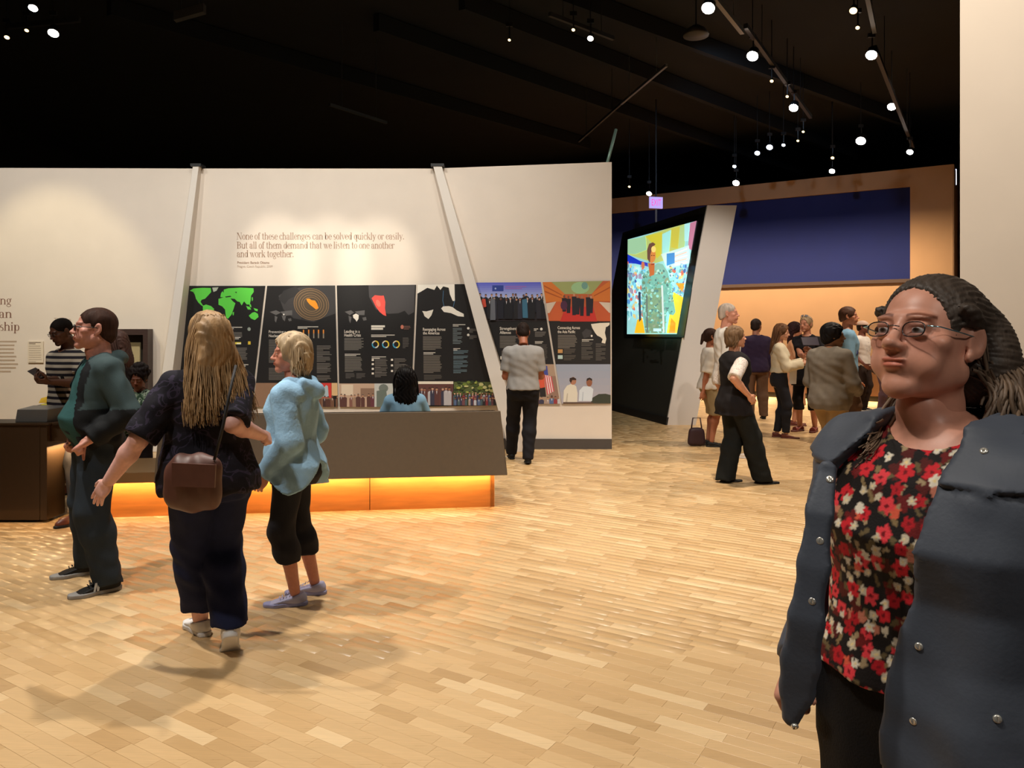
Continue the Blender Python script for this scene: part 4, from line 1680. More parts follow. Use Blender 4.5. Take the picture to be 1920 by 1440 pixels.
def p5(g):
    p = g('photo_print')
    for k in range(8):
        f = k / 7
        p.rect(880, 528 + k * 4, 1040, 532.2 + k * 4, tuple(int(a + (b - a) * f) for a, b in zip((92, 98, 206), (176, 190, 232))))
    p.rect(923, 535, 944, 546, (44, 66, 150))
    p.ell(929, 541, 1.6, 1.8, (170, 190, 230), 8)
    p.lines(947, 536, 990, 543, (150, 112, 196), 3.6, None, .6)
    p.rect(880, 560, 1040, 602, (40, 34, 40))
    crowd(p, 898, 1022, 553, 586, 13, PAL_SUIT, 31, 2.6)
    crowd(p, 900, 1024, 560, 598, 12, PAL_SUIT, 33, 2.6)
    p.poly([(903, 562), (910, 560), (912, 575), (905, 577)], (206, 80, 60))
    p.poly([(979, 562), (988, 560), (990, 596), (980, 596)], (60, 112, 140))
    p.poly([(920, 560), (928, 560), (929, 600), (919, 600)], (104, 108, 116))
    t = g('text_print')
    put_text(t, 'Strengthening', 937, 618.5, 5.4, (236, 228, 214), 38, True)
    put_text(t, 'Alliances', 937, 626, 5.4, (236, 228, 214), 21, True)
    t.lines(937, 630, 971, 652, (124, 118, 110))
    t.lines(940, 658, 975, 690, (104, 98, 92))
    t.ell(1015, 617, 2.6, 2.6, (240, 236, 226), 8)
    t.lines(1001, 616, 1010, 619, LT)
    t.lines(1003, 622, 1024, 630, GR)
    t.lines(1003, 640, 1020, 643, LT)
    t.lines(1003, 646, 1028, 676, (84, 80, 76))
    t.rect(938, 668, 944, 674, (226, 222, 210))
    q_ = g('lower_photo_print')
    q_.rect(950, 683, 1056, 760, (176, 150, 128))
    q_.rect(1030, 705, 1056, 760, (150, 120, 104))
    q_.poly([(1006, 700), (1014, 690), (1020, 700), (1022, 728), (1006, 728)], (222, 92, 66))
    q_.ell(1013, 690, 4, 5, (196, 150, 120))
    q_.poly([(1012, 728), (1022, 726), (1024, 744), (1012, 744)], (40, 34, 36))
    for k in range(7):
        q_.poly([(1020 + k * 2.0, 700 + k), (1022 + k * 2.0, 700 + k), (1028 + k * 1.9, 740 - k), (1026 + k * 1.9, 740 - k)], (214, 80, 96) if k % 2 == 0 else (236, 220, 216))
    q_.poly([(1018, 686), (1026, 686), (1028, 704), (1019, 702)], (70, 80, 160))
    crowd(q_, 1004, 1054, 745, 760, 6, PAL_CROWD, 41, 2.4)


def p6(g):
    p = g('photo_print')
    p.rect(1010, 524, 1150, 602, (196, 96, 52))
    p.poly(c4([(1110, 105), (1480, 100), (1400, 195), (1205, 195)]), (160, 168, 108))
    p.ell(*c4([(1318, 150)])[0], 17, 11, (158, 200, 150), 16)
    p.ell(*c4([(1350, 135)])[0], 6, 7, (112, 160, 150), 10)
    p.poly(c4([(1050, 110), (1110, 106), (1205, 190), (1200, 248), (1075, 252)]), (216, 122, 50))
    p.poly(c4([(1400, 190), (1530, 100), (1536, 245), (1410, 245)]), (214, 120, 48))
    for L_ in ([(1060, 130), (1190, 200), (1190, 206), (1062, 142)], [(1066, 170), (1190, 222), (1190, 228), (1068, 182)], [(1415, 205), (1534, 140), (1534, 150), (1415, 212)]):
        p.poly(c4(L_), (176, 84, 34))
    p.poly(c4([(1070, 262), (1148, 248), (1100, 330), (1085, 330)]), (214, 196, 176))
    p.poly(c4([(1440, 250), (1536, 256), (1536, 330), (1500, 320)]), (220, 204, 186))
    p.poly(c4([(1090, 385), (1150, 250), (1200, 250), (1190, 385)]), (206, 98, 54))
    p.poly(c4([(1175, 390), (1215, 285), (1410, 285), (1440, 390)]), (204, 52, 44))
    p.poly(c4([(1420, 250), (1450, 250), (1536, 340), (1536, 388), (1450, 388)]), (200, 92, 50))
    for x, y0, y1 in ((1205, 200, 320), (1235, 205, 330), (1275, 190, 345), (1300, 200, 340), (1330, 205, 350), (1375, 195, 350), (1395, 205, 330)):
        (a, b), (c, d) = c4([(x - 17, y0)]) [0], c4([(x + 17, y1)])[0]
        p.poly([(a, b + 6), (c, b + 6), (c - 1.2, d), (a + 1.2, d)], (34, 30, 42))
        p.ell((a + c) / 2, b + 3, 2.0, 2.8, SKINS[x % 3], 8)
    p.ell(*c4([(1203, 275)])[0], 6.5, 9, (80, 40, 70), 12)
    t = g('text_print')
    put_text(t, 'Connecting Across', 1045.5, 617, 5.4, (240, 232, 218), 42, True)
    put_text(t, 'the Asia Pacific', 1045.5, 624.5, 5.4, (240, 232, 218), 33, True)
    t.lines(1046, 628, 1082, 653, (124, 118, 110))
    t.rect(1046, 655, 1055, 662, (200, 150, 90))
    t.rect(1046, 666, 1055, 673, (190, 214, 210))
    t.lines(1057, 654, 1080, 662.5, (92, 86, 80))
    t.lines(1057, 666, 1080, 674, (92, 86, 80))
    t.lines(1091, 636.2, 1115, 639, LT)
    for yy in (642, 651, 659, 667):
        t.lines(1090, yy, 1112, yy + 7, (96, 92, 88))
        t.lines(1117, yy + 2, 1136, yy + 8, (96, 92, 88))
    m = g('map_print')
    m.poly(c4([(1330, 470), (1360, 440), (1400, 455), (1395, 495), (1345, 510)]), (62, 60, 62))
    m.poly(c4([(1395, 408), (1460, 400), (1528, 398), (1526, 414), (1500, 436), (1494, 470), (1504, 512), (1496, 546), (1470, 540), (1478, 515), (1462, 500), (1440, 490), (1424, 470), (1404, 436)]), (240, 232, 214))
    m.poly(c4([(1500, 430), (1530, 418), (1535, 545), (1510, 548), (1502, 500)]), (26, 26, 28))
    m.ell(*c4([(1400, 492)])[0], 1.8, 2.2, (236, 230, 220), 8)
    q_ = g('lower_photo_print')
    for k in range(6):
        f = k / 5
        q_.rect(1030, 683 + k * 13, 1150, 696.3 + k * 13, tuple(int(a + (b - a) * f) for a, b in zip((158, 168, 188), (176, 172, 184))))
    q_.poly(c4([(1395, 972), (1400, 935), (1450, 905), (1500, 903), (1545, 915), (1545, 972)]), (58, 64, 52))
    q_.poly(c4([(1198, 972), (1202, 880), (1225, 845), (1262, 830), (1290, 850), (1300, 900), (1296, 972)]), (226, 220, 204))
    q_.poly(c4([(1212, 972), (1225, 900), (1232, 900), (1226, 972)]), (196, 188, 172))
    q_.ell(*c4([(1268, 812)])[0], 6.0, 7.4, (178, 126, 100), 14)
    q_.poly(c4([(1242, 812), (1244, 792), (1270, 785), (1292, 798), (1288, 806), (1262, 806), (1254, 828)]), (52, 34, 28))
    q_.poly(c4([(1308, 955), (1312, 880), (1340, 850), (1388, 850), (1412, 870), (1402, 955)]), (216, 226, 236))
    q_.poly(c4([(1330, 955), (1336, 890), (1342, 890), (1338, 955)]), (184, 196, 210))
    q_.ell(*c4([(1383, 822)])[0], 5.6, 8.0, (150, 96, 70), 14)
    q_.poly(c4([(1362, 815), (1366, 795), (1385, 788), (1402, 797), (1404, 812), (1384, 802)]), (48, 36, 32))
    q_.rect(1056, 754, 1112, 758, (90, 70, 60))


info_panel([(353, 536), (497, 536), (470.5, 763), (331, 763)], qW, PN, 'black info panel with a bright green world map at the top', p1)
info_panel([(501, 536), (628, 535.3), (633.5, 763), (474.5, 763)], qW, PN, 'black info panel with brown rings round an orange map shape', p2)
info_panel([(631.5, 535.2), (780, 534), (770, 763), (637, 763)], qW, PN, 'black info panel with a red map shape and three small ring charts', p3)
info_panel([(783.5, 534), (874, 532.6), (936.5, 760), (773.5, 763)], qW, PN, 'black info panel with white coastline map ending at the leaning rib', p4)
info_panel([(892, 530), (1014, 529), (1050, 757), (963, 758)], qW3, N3, 'info panel topped by a group photo on a blue backdrop', p5)
info_panel([(1017.5, 529), (1144, 526.5), (1145, 756.5), (1053.5, 757)], qW3, N3, 'info panel topped by a photo of an orange hall with red carpet', p6)


# dark frame with a lit case, on the left wall facet
def wall_case():
    o0 = qW1(236, 780)
    r = empty('wall_case', o0, 'dark wooden wall case with a lit cream panel behind the dark-jacketed man', 'display case')
    q = lambda x, y, d=0.0: qW1(x, y, d) - o0
    fm = mat('dark_walnut', (62, 46, 42), .45, noise=.15, nscale=12, stretch=(1, 1, 8))
    for (x0, y0, x1, y1) in ((196, 617, 277, 628), (196, 770, 277, 782), (196, 628, 205, 770), (268, 628, 277, 770)):
        MB().prism([q(x0, y0, .16), q(x1, y0, .16), q(x1, y1, .16), q(x0, y1, .16)], -N1 * .16).build('frame_rail', fm, r)
    MB().prism([q(205, 628, .02), q(268, 628, .02), q(268, 770, .02), q(205, 770, .02)], -N1 * .02).build('back_panel', mat('case_back', (70, 62, 54), .6), r)
    MB().prism([q(214, 642, .05), q(262, 642, .05), q(262, 690, .05), q(214, 690, .05)], -N1 * .03).build('document', mat('document_cream_lit', (226, 206, 150), .6, emit=(226, 206, 150), estr=.12), r)  # faint emission puts the lit look into the cream panel itself
    MB().prism([q(214, 700, .05), q(262, 700, .05), q(262, 750, .05), q(214, 750, .05)], -N1 * .03).build('document', mat('document_dark', (90, 78, 60), .6), r)
    MB().prism([q(205, 628, .14), q(268, 628, .14), q(268, 770, .14), q(205, 770, .14)], -N1 * .004).build('glass_pane', lens_mat(), r)


wall_case()

# ---------------------------------------------------------------- the video picture
def video():
    cs = lambda L_: [(1150 + x / 4.8, 360 + y / 4.8) for x, y in L_]
    quad = [(1177, 449), (1306, 414), (1269, 626.5), (1175.5, 626.5)]
    pr = Print(scr_q, quad, .0006, .014)
    rg = random.Random(12)
    pr.rect(1170, 410, 1310, 630, (150, 206, 206))
    pr.poly(cs([(120, 450), (640, 280), (640, 560), (380, 640), (120, 560)]), (182, 196, 112))
    for L_, c in (([(290, 400), (440, 360), (430, 560), (390, 600), (340, 450)], (206, 196, 60)), ([(520, 330), (600, 310), (580, 510), (520, 500)], (198, 190, 74)), ([(600, 310), (660, 290), (640, 500), (585, 500)], (176, 206, 140)),
                  ([(440, 380), (520, 340), (500, 560), (440, 560)], (160, 226, 220)), ([(640, 290), (690, 280), (670, 440), (640, 440)], (170, 226, 226)), ([(690, 280), (757, 255), (706, 525), (672, 505)], (186, 120, 146)),
                  ([(125, 430), (290, 400), (300, 520), (200, 560), (125, 555)], (156, 200, 158)), ([(125, 558), (240, 620), (315, 640), (318, 672), (200, 645), (125, 640)], (28, 54, 186)),
                  ([(430, 560), (680, 480), (690, 640), (480, 690)], (196, 226, 226)), ([(480, 555), (552, 545), (552, 640), (480, 665)], (70, 140, 206))):
        pr.poly(cs(L_), c)
    for k in range(5):
        pr.poly(cs([(552, 550 + k * 24), (662, 505 + k * 30), (662, 516 + k * 30), (552, 562 + k * 24)]), (244, 240, 226) if k % 2 == 0 else (236, 196, 180))
    # crowd behind, left and right
    for k in range(230):
        x, y = (rg.uniform(120, 330), rg.uniform(640, 1150)) if k < 150 else (rg.uniform(500, 680), rg.uniform(660, 960))
        c = rg.choice([(90, 150, 206), (120, 190, 220), (200, 226, 236), (206, 110, 90), (80, 110, 170), (110, 176, 184), (220, 200, 130), (160, 150, 170), (110, 140, 156), (150, 206, 216)])
        X, Y = cs([(x, y)])[0]
        pr.ell(X, Y, rg.uniform(1.2, 3.8), rg.uniform(1.8, 6.0), c, 8, rg.uniform(-.5, .5))
    for L_, c in (([(190, 1270), (215, 1150), (260, 1130), (285, 1270)], (240, 180, 36)), ([(480, 1270), (540, 900), (650, 960), (590, 1270)], (242, 204, 50)), ([(500, 1270), (520, 1130), (560, 1180), (555, 1270)], (232, 150, 36)), ([(560, 820), (640, 820), (620, 900)], (236, 160, 50))):
        pr.poly(cs(L_), c)
    pr.poly(cs([(225, 900), (245, 900), (250, 1150), (232, 1170)]), (50, 60, 80))
    # a uniformed figure in camouflage, standing
    pr.poly(cs([(255, 800), (275, 730), (320, 700), (400, 640), (445, 650), (490, 720), (520, 850), (560, 1080), (540, 1110), (500, 1100), (480, 1040), (470, 1270), (290, 1270), (262, 1100)]), (118, 178, 164))
    pr.poly(cs([(290, 880), (440, 860), (470, 1270), (290, 1270)]), (124, 150, 118))
    for k in range(260):
        x, y = rg.uniform(265, 540), rg.uniform(700, 1265)
        if x > 475 and y > 1090:
            continue
        if x < 290 and y > 1100:
            continue
        X, Y = cs([(x, y)])[0]
        pr.ell(X, Y, rg.uniform(.8, 3.0), rg.uniform(1.0, 3.4), rg.choice([(96, 150, 140), (150, 214, 204), (112, 140, 112), (86, 124, 120), (166, 214, 204), (140, 156, 128), (126, 186, 170)]), 7, rg.uniform(-1, 1))
    pr.poly(cs([(430, 840), (446, 840), (462, 1265), (446, 1265)]), (206, 220, 216))
    pr.poly(cs([(296, 920), (306, 920), (312, 1265), (300, 1265)]), (96, 110, 110))
    pr.poly(cs([(312, 640), (372, 640), (368, 745), (330, 760)]), (196, 110, 60))
    pr.ell(*cs([(346, 575)])[0], 7.4, 13.5, (214, 136, 70), 18, .06)
    pr.poly(cs([(306, 600), (304, 520), (322, 466), (356, 452), (380, 470), (352, 500), (334, 560), (330, 640)]), (110, 76, 62))
    pr.ell(*cs([(362, 515)])[0], 4.4, 6.0, (250, 214, 120), 12)
    for x in (346, 366):
        pr.ell(*cs([(x, 572)])[0], 1.3, .9, (80, 44, 34), 7)
    pr.poly(cs([(338, 648), (372, 644), (366, 656), (342, 658)]), (150, 70, 50))
    pr.ell(*cs([(268, 660)])[0], 3.0, 7, (206, 120, 80), 12)
    pr.ell(*cs([(600, 740)])[0], 2.4, 2.6, (244, 244, 240), 8)
    pr.poly(cs([(360, 1228), (432, 1228), (432, 1254), (360, 1254)]), (190, 236, 246))
    o = pr.build('video_picture', print_mat('video_pixels', 1.05, .3), scr_root, SB)
    o.active_material.node_tree.nodes['Principled BSDF'].inputs['Base Color'].default_value = (0, 0, 0, 1)


video()


# ---------------------------------------------------------------- bench and kiosk
def bench():
    a, b = v3(at(158, 0, 6.48)[0], 6.48, 0), at(927, 950, 6.90)
    b[2] = 0
    d = (b - a) / np.linalg.norm(b - a)
    n = v3(-d[1], d[0], 0)
    L_ = np.linalg.norm(b - a)
    r = empty('exhibit_bench', a, 'long brown exhibit bench with a lit orange wooden base', 'bench')
    P = lambda u, w, z: d * u + n * w + v3(0, 0, z)
    orange = mat('orange_oak', (196, 124, 58), .5, noise=.14, nscale=3, stretch=(1, 1, 9))
    edges = [0.0, 1.22, 2.37, L_]
    for k in range(3):
        u0, u1 = edges[k] + .003, edges[k + 1] - .003
        mb = MB().hexa([P(u0, 0, 0), P(u1, 0, 0), P(u1, .05, 0), P(u0, .05, 0)], [P(u0, 0, .31), P(u1, 0, .31), P(u1, .05, .31), P(u0, .05, .31)])
        mb.build('base_panel', orange, r)
    mb = MB().hexa([P(.01, .052, 0), P(L_ - .04, .052, 0), P(L_ - .04, .62, 0), P(.01, .62, 0)], [P(.01, .052, .31), P(L_ - .04, .052, .31), P(L_ - .04, .62, .31), P(.01, .62, .31)])
    mb.build('base_core', mat('base_core', (110, 70, 40), .6), r)
    mb = MB().hexa([P(L_ - .038, .0, 0), P(L_ , .0, 0), P(L_, .62, 0), P(L_ - .038, .62, 0)], [P(L_ - .038, .0, .31), P(L_, .0, .31), P(L_, .62, .31), P(L_ - .038, .62, .31)])
    mb.build('base_end_panel', orange, r)
    brown = mat('brown_laminate', (84, 68, 48), .55, noise=.05, nscale=30)
    e = (at(951, 893, 6.74) - a) @ d
    u0 = (at(306, 900, 6.6) - a) @ d
    w0 = -.20
    # leaning front, sloping top
    mb = MB().hexa([P(u0, w0, .318), P(e, w0, .318), P(e, .78, .318), P(u0, .78, .318)], [P(u0, w0 + .16, .865), P(e - .045, w0 + .16, .865), P(e - .045, .72, .77), P(u0, .72, .77)])
    mb.build('table_body', brown, r, bevel=.006)
    mb = MB().hexa([P(u0 + .04, w0 + .22, .858), P(e - .09, w0 + .22, .858), P(e - .09, .66, .779), P(u0 + .04, .66, .779)], [P(u0 + .04, w0 + .22, .864), P(e - .09, w0 + .22, .864), P(e - .09, .66, .785), P(u0 + .04, .66, .785)])
    mb.build('touch_screen', mat('dark_glass', (12, 12, 14), .1), r)
    mb = MB().hexa([P(0, -.12, .312), P(u0 - .01, -.12, .312), P(u0 - .01, .62, .312), P(0, .62, .312)], [P(0, -.12, .40), P(u0 - .01, -.12, .40), P(u0 - .01, .62, .40), P(0, .62, .40)])
    mb.build('seat_slab', mat('seat_brown', (120, 92, 58), .55), r, bevel=.006)
    mb = MB().hexa([P(e - .012, w0 + .03, .44), P(e + .006, w0 + .03, .44), P(e + .006, w0 + .09, .44), P(e - .012, w0 + .09, .44)], [P(e - .012, w0 + .03, .47), P(e + .004, w0 + .03, .47), P(e + .004, w0 + .09, .47), P(e - .012, w0 + .09, .47)])
    mb.build('latch', mat('latch_metal', (190, 180, 160), .4, .6), r)
    # warm strips below the overhang, washing base and floor
    for k in range(3):
        u = (edges[k] + edges[k + 1]) / 2
        c = a + P(u, -.06, .30)
        area(c, c + v3(0, 0, -1) + n * .55, 7, (edges[k + 1] - edges[k]) * .96, .05, (1.0, .66, .30), d)
    mb = MB()
    mb.hexa([P(.05, -.085, .303), P(L_ - .05, -.085, .303), P(L_ - .05, -.04, .303), P(.05, -.04, .303)], [P(.05, -.085, .311), P(L_ - .05, -.085, .311), P(L_ - .05, -.04, .311), P(.05, -.04, .311)])
    mb.build('light_strip_housing', mat('strip_housing', (200, 170, 130), .5), r)
    return d


bench_dir = bench()


def kiosk():
    o = v3(at(0, 0, 6.33)[0], 6.33, 0)
    r = empty('exhibit_kiosk', o, 'dark brown kiosk at the cut-off side with a grey raised top', 'kiosk')
    dk = mat('kiosk_brown', (70, 52, 34), .5, noise=.05, nscale=30)
    x1 = at(88, 0, 6.33)[0] - o[0]
    MB().box(-1.6, x1 - .06, 0, .26, .02, .80).build('cabinet', dk, r, bevel=.004)
    MB().box(x1 - .058, x1, 0, .26, .02, .80).build('side_panel', dk, r, bevel=.004)
    MB().box(-1.62, x1 + .02, -.01, .28, .802, .82).build('top_board', dk, r)
    MB().box(x1 + .003, x1 + .15, .05, .18, .66, .80).build('apron', dk, r, bevel=.004)
    MB().box(x1 + .022, x1 + .165, .03, .22, .802, .82).build('shelf_board', dk, r)
    xs = at(28, 0, 6.38)[0] - o[0]
    gm = mat('kiosk_grey_metal', (128, 126, 124), .4, .3)
    MB().hexa([(xs, .05, .822), (x1 - .03, .05, .822), (x1 + .10, .26, .822), (xs + .02, .26, .822)], [(xs + .012, .06, .925), (x1 - .03, .06, .925), (x1 + .09, .25, .942), (xs + .03, .25, .942)]).build('raised_top', gm, r, bevel=.003)
    MB().box(-1.5, x1 - .1, .05, .24, .0, .02).build('foot', dkmetal, r)
    c = o + v3(x1 + .02, .3, .58)
    area(o + v3(-.4, -.03, .16), o + v3(-.4, -.3, 0), 2, 1.6, .03, (1, .6, .25))
    area(o + v3(x1 + .05, .2, .62), o + v3(x1 + .03, .2, 0), 5, .06, .4, (1, .62, .28))


kiosk()


def far_table():
    Y = 7.9
    o = v3(at(105, 0, Y)[0], Y, 0)
    r = empty('side_table', o, 'dark topped table behind the grey kiosk top, on a low brown plinth', 'table')
    x0, x1 = at(45, 0, Y)[0] - o[0], at(160, 0, Y)[0] - o[0]
    MB().hexa([(x0, 0, .745), (x1, 0, .745), (x1, .75, .80), (x0 + .12, .75, .80)], [(x0, 0, .785), (x1, 0, .785), (x1, .75, .845), (x0 + .12, .75, .845)]).build('table_top', mat('table_dark', (64, 52, 44), .4), r, bevel=.003)
    MB().hexa([(x0 + .15, .12, .2), (x1 - .1, .12, .2), (x1 - .1, .6, .2), (x0 + .15, .6, .2)], [(x0 + .25, .15, .748), (x1 - .2, .15, .748), (x1 - .2, .6, .79), (x0 + .25, .6, .79)]).build('pedestal', mat('kiosk_brown', (0, 0, 0)), r)
    MB().box(at(98, 0, Y)[0] - o[0], x1 + .02, -.06, .7, 0, .175).build('plinth', mat('plinth_brown', (120, 82, 44), .5, noise=.1, nscale=6), r, bevel=.004)
    yel = mat('yellow_plastic', (226, 180, 50), .45)
    b = v3(at(88, 0, Y + .3)[0], Y + .3, .813)
    mb = MB().hexa([(-.06, -.05, 0), (.06, -.05, 0), (.06, .05, .004), (-.06, .05, .004)], [(-.045, -.03, .05), (.06, -.03, .075), (.06, .05, .08), (-.045, .05, .05)])
    tag(mb.build('paper_box', yel, None, bevel=.003), 'yellow wedge-shaped box on the dark table by the striped man', 'box').location = b
    mb = MB().hexa([(-.035, -.02, 0), (.03, -.02, 0), (.03, .02, .002), (-.035, .02, .002)], [(-.03, -.015, .016), (.028, -.015, .016), (.028, .018, .02), (-.03, .018, .02)])
    tag(mb.build('card_stack', mat('yellow_green', (190, 176, 60), .6), None, bevel=.001), 'small olive yellow card stack in front of the yellow box', 'cards').location = v3(at(84, 0, Y + .12)[0], Y + .12, .797)


far_table()


def far_bench():
    c = P0 + BD * -.5 + BN * .75
    r = empty('wall_bench', c, 'low tan bench along the far wall with light spilling beneath', 'bench')
    f = lambda u, w, z: BD * u + BN * w + v3(0, 0, z)
    for k in range(5):
        u0, u1 = -3.2 + k * 1.1, -3.2 + (k + 1) * 1.1 - .01
        MB().hexa([f(u0, .3, .13), f(u1, .3, .13), f(u1, -.3, .13), f(u0, -.3, .13)], [f(u0, .3, .72), f(u1, .3, .72), f(u1, -.3, .72), f(u0, -.3, .72)]).build('bench_block', mat('bench_tan', (140, 98, 60), .55, noise=.06, nscale=8), r, bevel=.006)
    MB().hexa([f(-3.1, .15, 0), f(2.2, .15, 0), f(2.2, -.2, 0), f(-3.1, -.2, 0)], [f(-3.1, .15, .13), f(2.2, .15, .13), f(2.2, -.2, .13), f(-3.1, -.2, .13)]).build('recessed_base', dkmetal, r)
    for k in range(5):
        q = c + f(-2.65 + k * 1.1, .24, .12)
        area(q, q + v3(0, 0, -1) + BN * .6, 9, 1.0, .08, (1, .68, .3), BD)


far_bench()


# ---------------------------------------------------------------- ceiling: tracks, spotlights, ducts, pipes
def lamp(px, py, y, size, kind, label):
    p = at(px, py, y)
    r = empty('track_spotlight', p, label, 'spotlight', 'spotlights hanging from the black ceiling')
    to = np.array([0, 0, CAM_H]) - p
    to = to / np.linalg.norm(to)
    ax = to * .72 + v3(-.25, 0, -.75)
    ax = ax / np.linalg.norm(ax)
    s = size
    MB().tube([ax * -1.6 * s, ax * -1.5 * s, ax * .05 * s], [s * .6, s * .95, s * 1.08], 14).build('housing', dkmetal, r, True)
    MB().tube([v3(0, 0, s * 1.05) - ax * s * .7, v3(0, 0, s * 1.05 + .2) - ax * s * .7], .012, 6).build('stem', dkmetal, r)
    em = {'hot': ((255, 244, 232), 48), 'mid': ((255, 236, 214), 16), 'dim': ((255, 214, 150), 4), 'blue': ((214, 226, 255), 22)}[kind]
    MB().tube([ax * .05 * s, ax * .08 * s], s, 14).build('lamp_lens', mat('lamp_' + kind, (20, 20, 20), .4, emit=em[0], estr=em[1]), r)
    MB().box(-.05, .05, -.02, .02, s * 1.05 + .18, s * 1.05 + .24).box(-.006, .006, -.006, .006, s * 1.05 + .24, 6.748 - p[2]).build('track_adapter', dkmetal, r)


LAMPS = [(1328, 15, 10.2, .085, 'hot', 'bright spotlight near the top edge, first of the row left of the dish'), (1411, 105, 11.8, .085, 'hot', 'bright spotlight below the pale ceiling pipe, right of the dish'),
         (1634, 103, 11.6, .08, 'hot', 'bright spotlight, topmost of the row nearest the white wall'), (1488, 202, 14.0, .08, 'hot', 'bright spotlight second below the dish in its row'),
         (1672, 200, 14.2, .075, 'hot', 'bright spotlight second from the top beside the white wall'), (1614, 264, 16.0, .095, 'hot', 'largest bright spotlight above the navy wall field'),
         (1443, 276, 16.6, .065, 'blue', 'cool white spotlight of the close pair, right one'), (1420, 287, 16.9, .055, 'blue', 'cool white spotlight of the close pair, left one'),
         (1706, 285, 15.4, .06, 'hot', 'spotlight just over the right end of the tan wall'), (1380, 343, 17.6, .075, 'hot', 'spotlight just over the navy wall behind the white fin'),
         (1217, 363, 18.6, .065, 'mid', 'warm spotlight right above the exit sign'), (1560, 321, 16.8, .06, 'hot', 'spotlight touching the top edge of the tan wall'),
         (1377, 312, 17.6, .04, 'blue', 'small cool lamp over the spotlight by the white fin'), (1600, 20, 10.4, .05, 'dim', 'faint lamp at the top edge left of the white wall'),
         (1608, 52, 10.8, .028, 'dim', 'tiny amber lamp under the faint lamp at the top'), (1447, 152, 12.8, .028, 'dim', 'tiny amber lamp under the bright one by the pipe'),
         (1476, 181, 13.6, .026, 'dim', 'tiny amber lamp touching the second bright spotlight'), (1506, 247, 15.4, .026, 'dim', 'tiny amber lamp right of the cool pair, higher one'),
         (1496, 264, 15.8, .026, 'dim', 'tiny amber lamp right of the cool pair, lower one'), (1469, 272, 16.2, .035, 'blue', 'small bluish lamp right of the cool pair'),
         (1561, 296, 16.6, .035, 'dim', 'small lamp above the one touching the tan wall'), (62, 15, 10.2, .055, 'hot', 'bright spotlight at the top left, upper of two'),
         (100, 62, 11.0, .07, 'hot', 'bright spotlight at the top left, lower of two'), (13, 70, 11.4, .035, 'dim', 'amber lamp left of the two bright ones'),
         (50, 57, 11.2, .028, 'dim', 'tiny amber lamp between the two bright ones and the amber one'), (1107, 72, 11.4, .045, 'mid', 'warm lamp alone above the end of the white wall'),
         (1075, 56, 11.2, .025, 'dim', 'tiny lamp left of the lone warm lamp'), (955, 75, 11.6, .022, 'dim', 'faint tiny lamp over the middle of the white wall'), (1180, 350, 18.6, .03, 'dim', 'faint tiny lamp left of the exit sign lamp')]
for a in LAMPS:
    lamp(*a)


def rail(p, q, name, label, cat, rad=.03, m=None, box=True):
    p, q = np.asarray(p, float), np.asarray(q, float)
    if 'track' in name:
        p, q = p + v3(0, 0, .14 + rad), q + v3(0, 0, .14 + rad)
    c = (p + q) / 2
    mb = MB()
    if box:
        d = (q - p) / np.linalg.norm(q - p)
        s = np.cross(d, v3(0, 0, 1))
        s = s / np.linalg.norm(s) * rad
        u = v3(0, 0, rad * 1.2)
        mb.hexa([p - s - u - c, q - s - u - c, q + s - u - c, p + s - u - c], [p - s + u - c, q - s + u - c, q + s + u - c, p + s + u - c])
    else:
        mb.tube([p - c, q - c], rad, 8)
    for t in (.2, .8):
        w = p + (q - p) * t - c
        if name != 'hanger_rod':
            mb.box(w[0] - .005, w[0] + .005, w[1] - .005, w[1] + .005, w[2], 6.748 - c[2])
    o = mb.build(name, m or dkmetal, None, not box)
    o.location = c
    return tag(o, label, cat)


tm = mat('track_dark', (40, 40, 40), .5)
pm = mat('pipe_grey', (120, 120, 116), .4, .5)
rail(at(1296, -60, 9.4), at(1392, 60, 11.2), 'ceiling_pipe', 'pale grey pipe running down to the bright spotlight', 'pipe', .03, pm)
rail(at(1398, 70, 11.4), at(1520, 235, 15.4), 'lighting_track', 'dark lighting track continuing below the bright pipe spotlight', 'track', .03, tm)
rail(at(1610, -60, 9.8), at(1640, 80, 11.4), 'lighting_track', 'dark track above the spotlight nearest the white wall', 'track', .03, mat('track_grey', (70, 70, 68), .5))
rail(at(1640, 110, 11.8), at(1712, 290, 16.0), 'lighting_track', 'dark track joining the spotlights nearest the white wall', 'track', .03, tm)
rail(at(1250, 122, 12.4), at(1165, 194, 14.4), 'ceiling_pipe', 'thin grey conduit slanting across the middle of the black ceiling', 'pipe', .02, pm)
rail(at(1165, 194, 14.4), at(1085, 265, 16.4), 'ceiling_pipe', 'thin dark conduit continuing down to the left of the slanting one', 'pipe', .018, tm)
rail(at(1155, 243, 10.7), at(1137, 312, 10.42), 'hanger_rod', 'short pale green rod rising behind the white wall corner', 'rod', .022, mat('rod_green', (130, 160, 146), .4, .3), False)
rail(at(618, 196, 12.6), at(725, 230, 13.8), 'ceiling_pipe', 'faint dark pipe over the quotation wall', 'pipe', .02, mat('pipe_dark', (58, 58, 56), .5))
rail(at(328, 32, 10.6), at(384, 16, 10.6), 'ceiling_duct', 'short faint duct at the top left of the ceiling', 'duct', .05, mat('pipe_dark', (0, 0, 0)))
rail(at(14, 72, 11.4), at(150, 58, 11.4), 'lighting_track', 'dark track carrying the lamps at the top left', 'track', .03, tm)
rail(at(1030, 48, 11.0), at(1150, 92, 11.8), 'lighting_track', 'short dark track of the lone warm lamp', 'track', .025, tm)
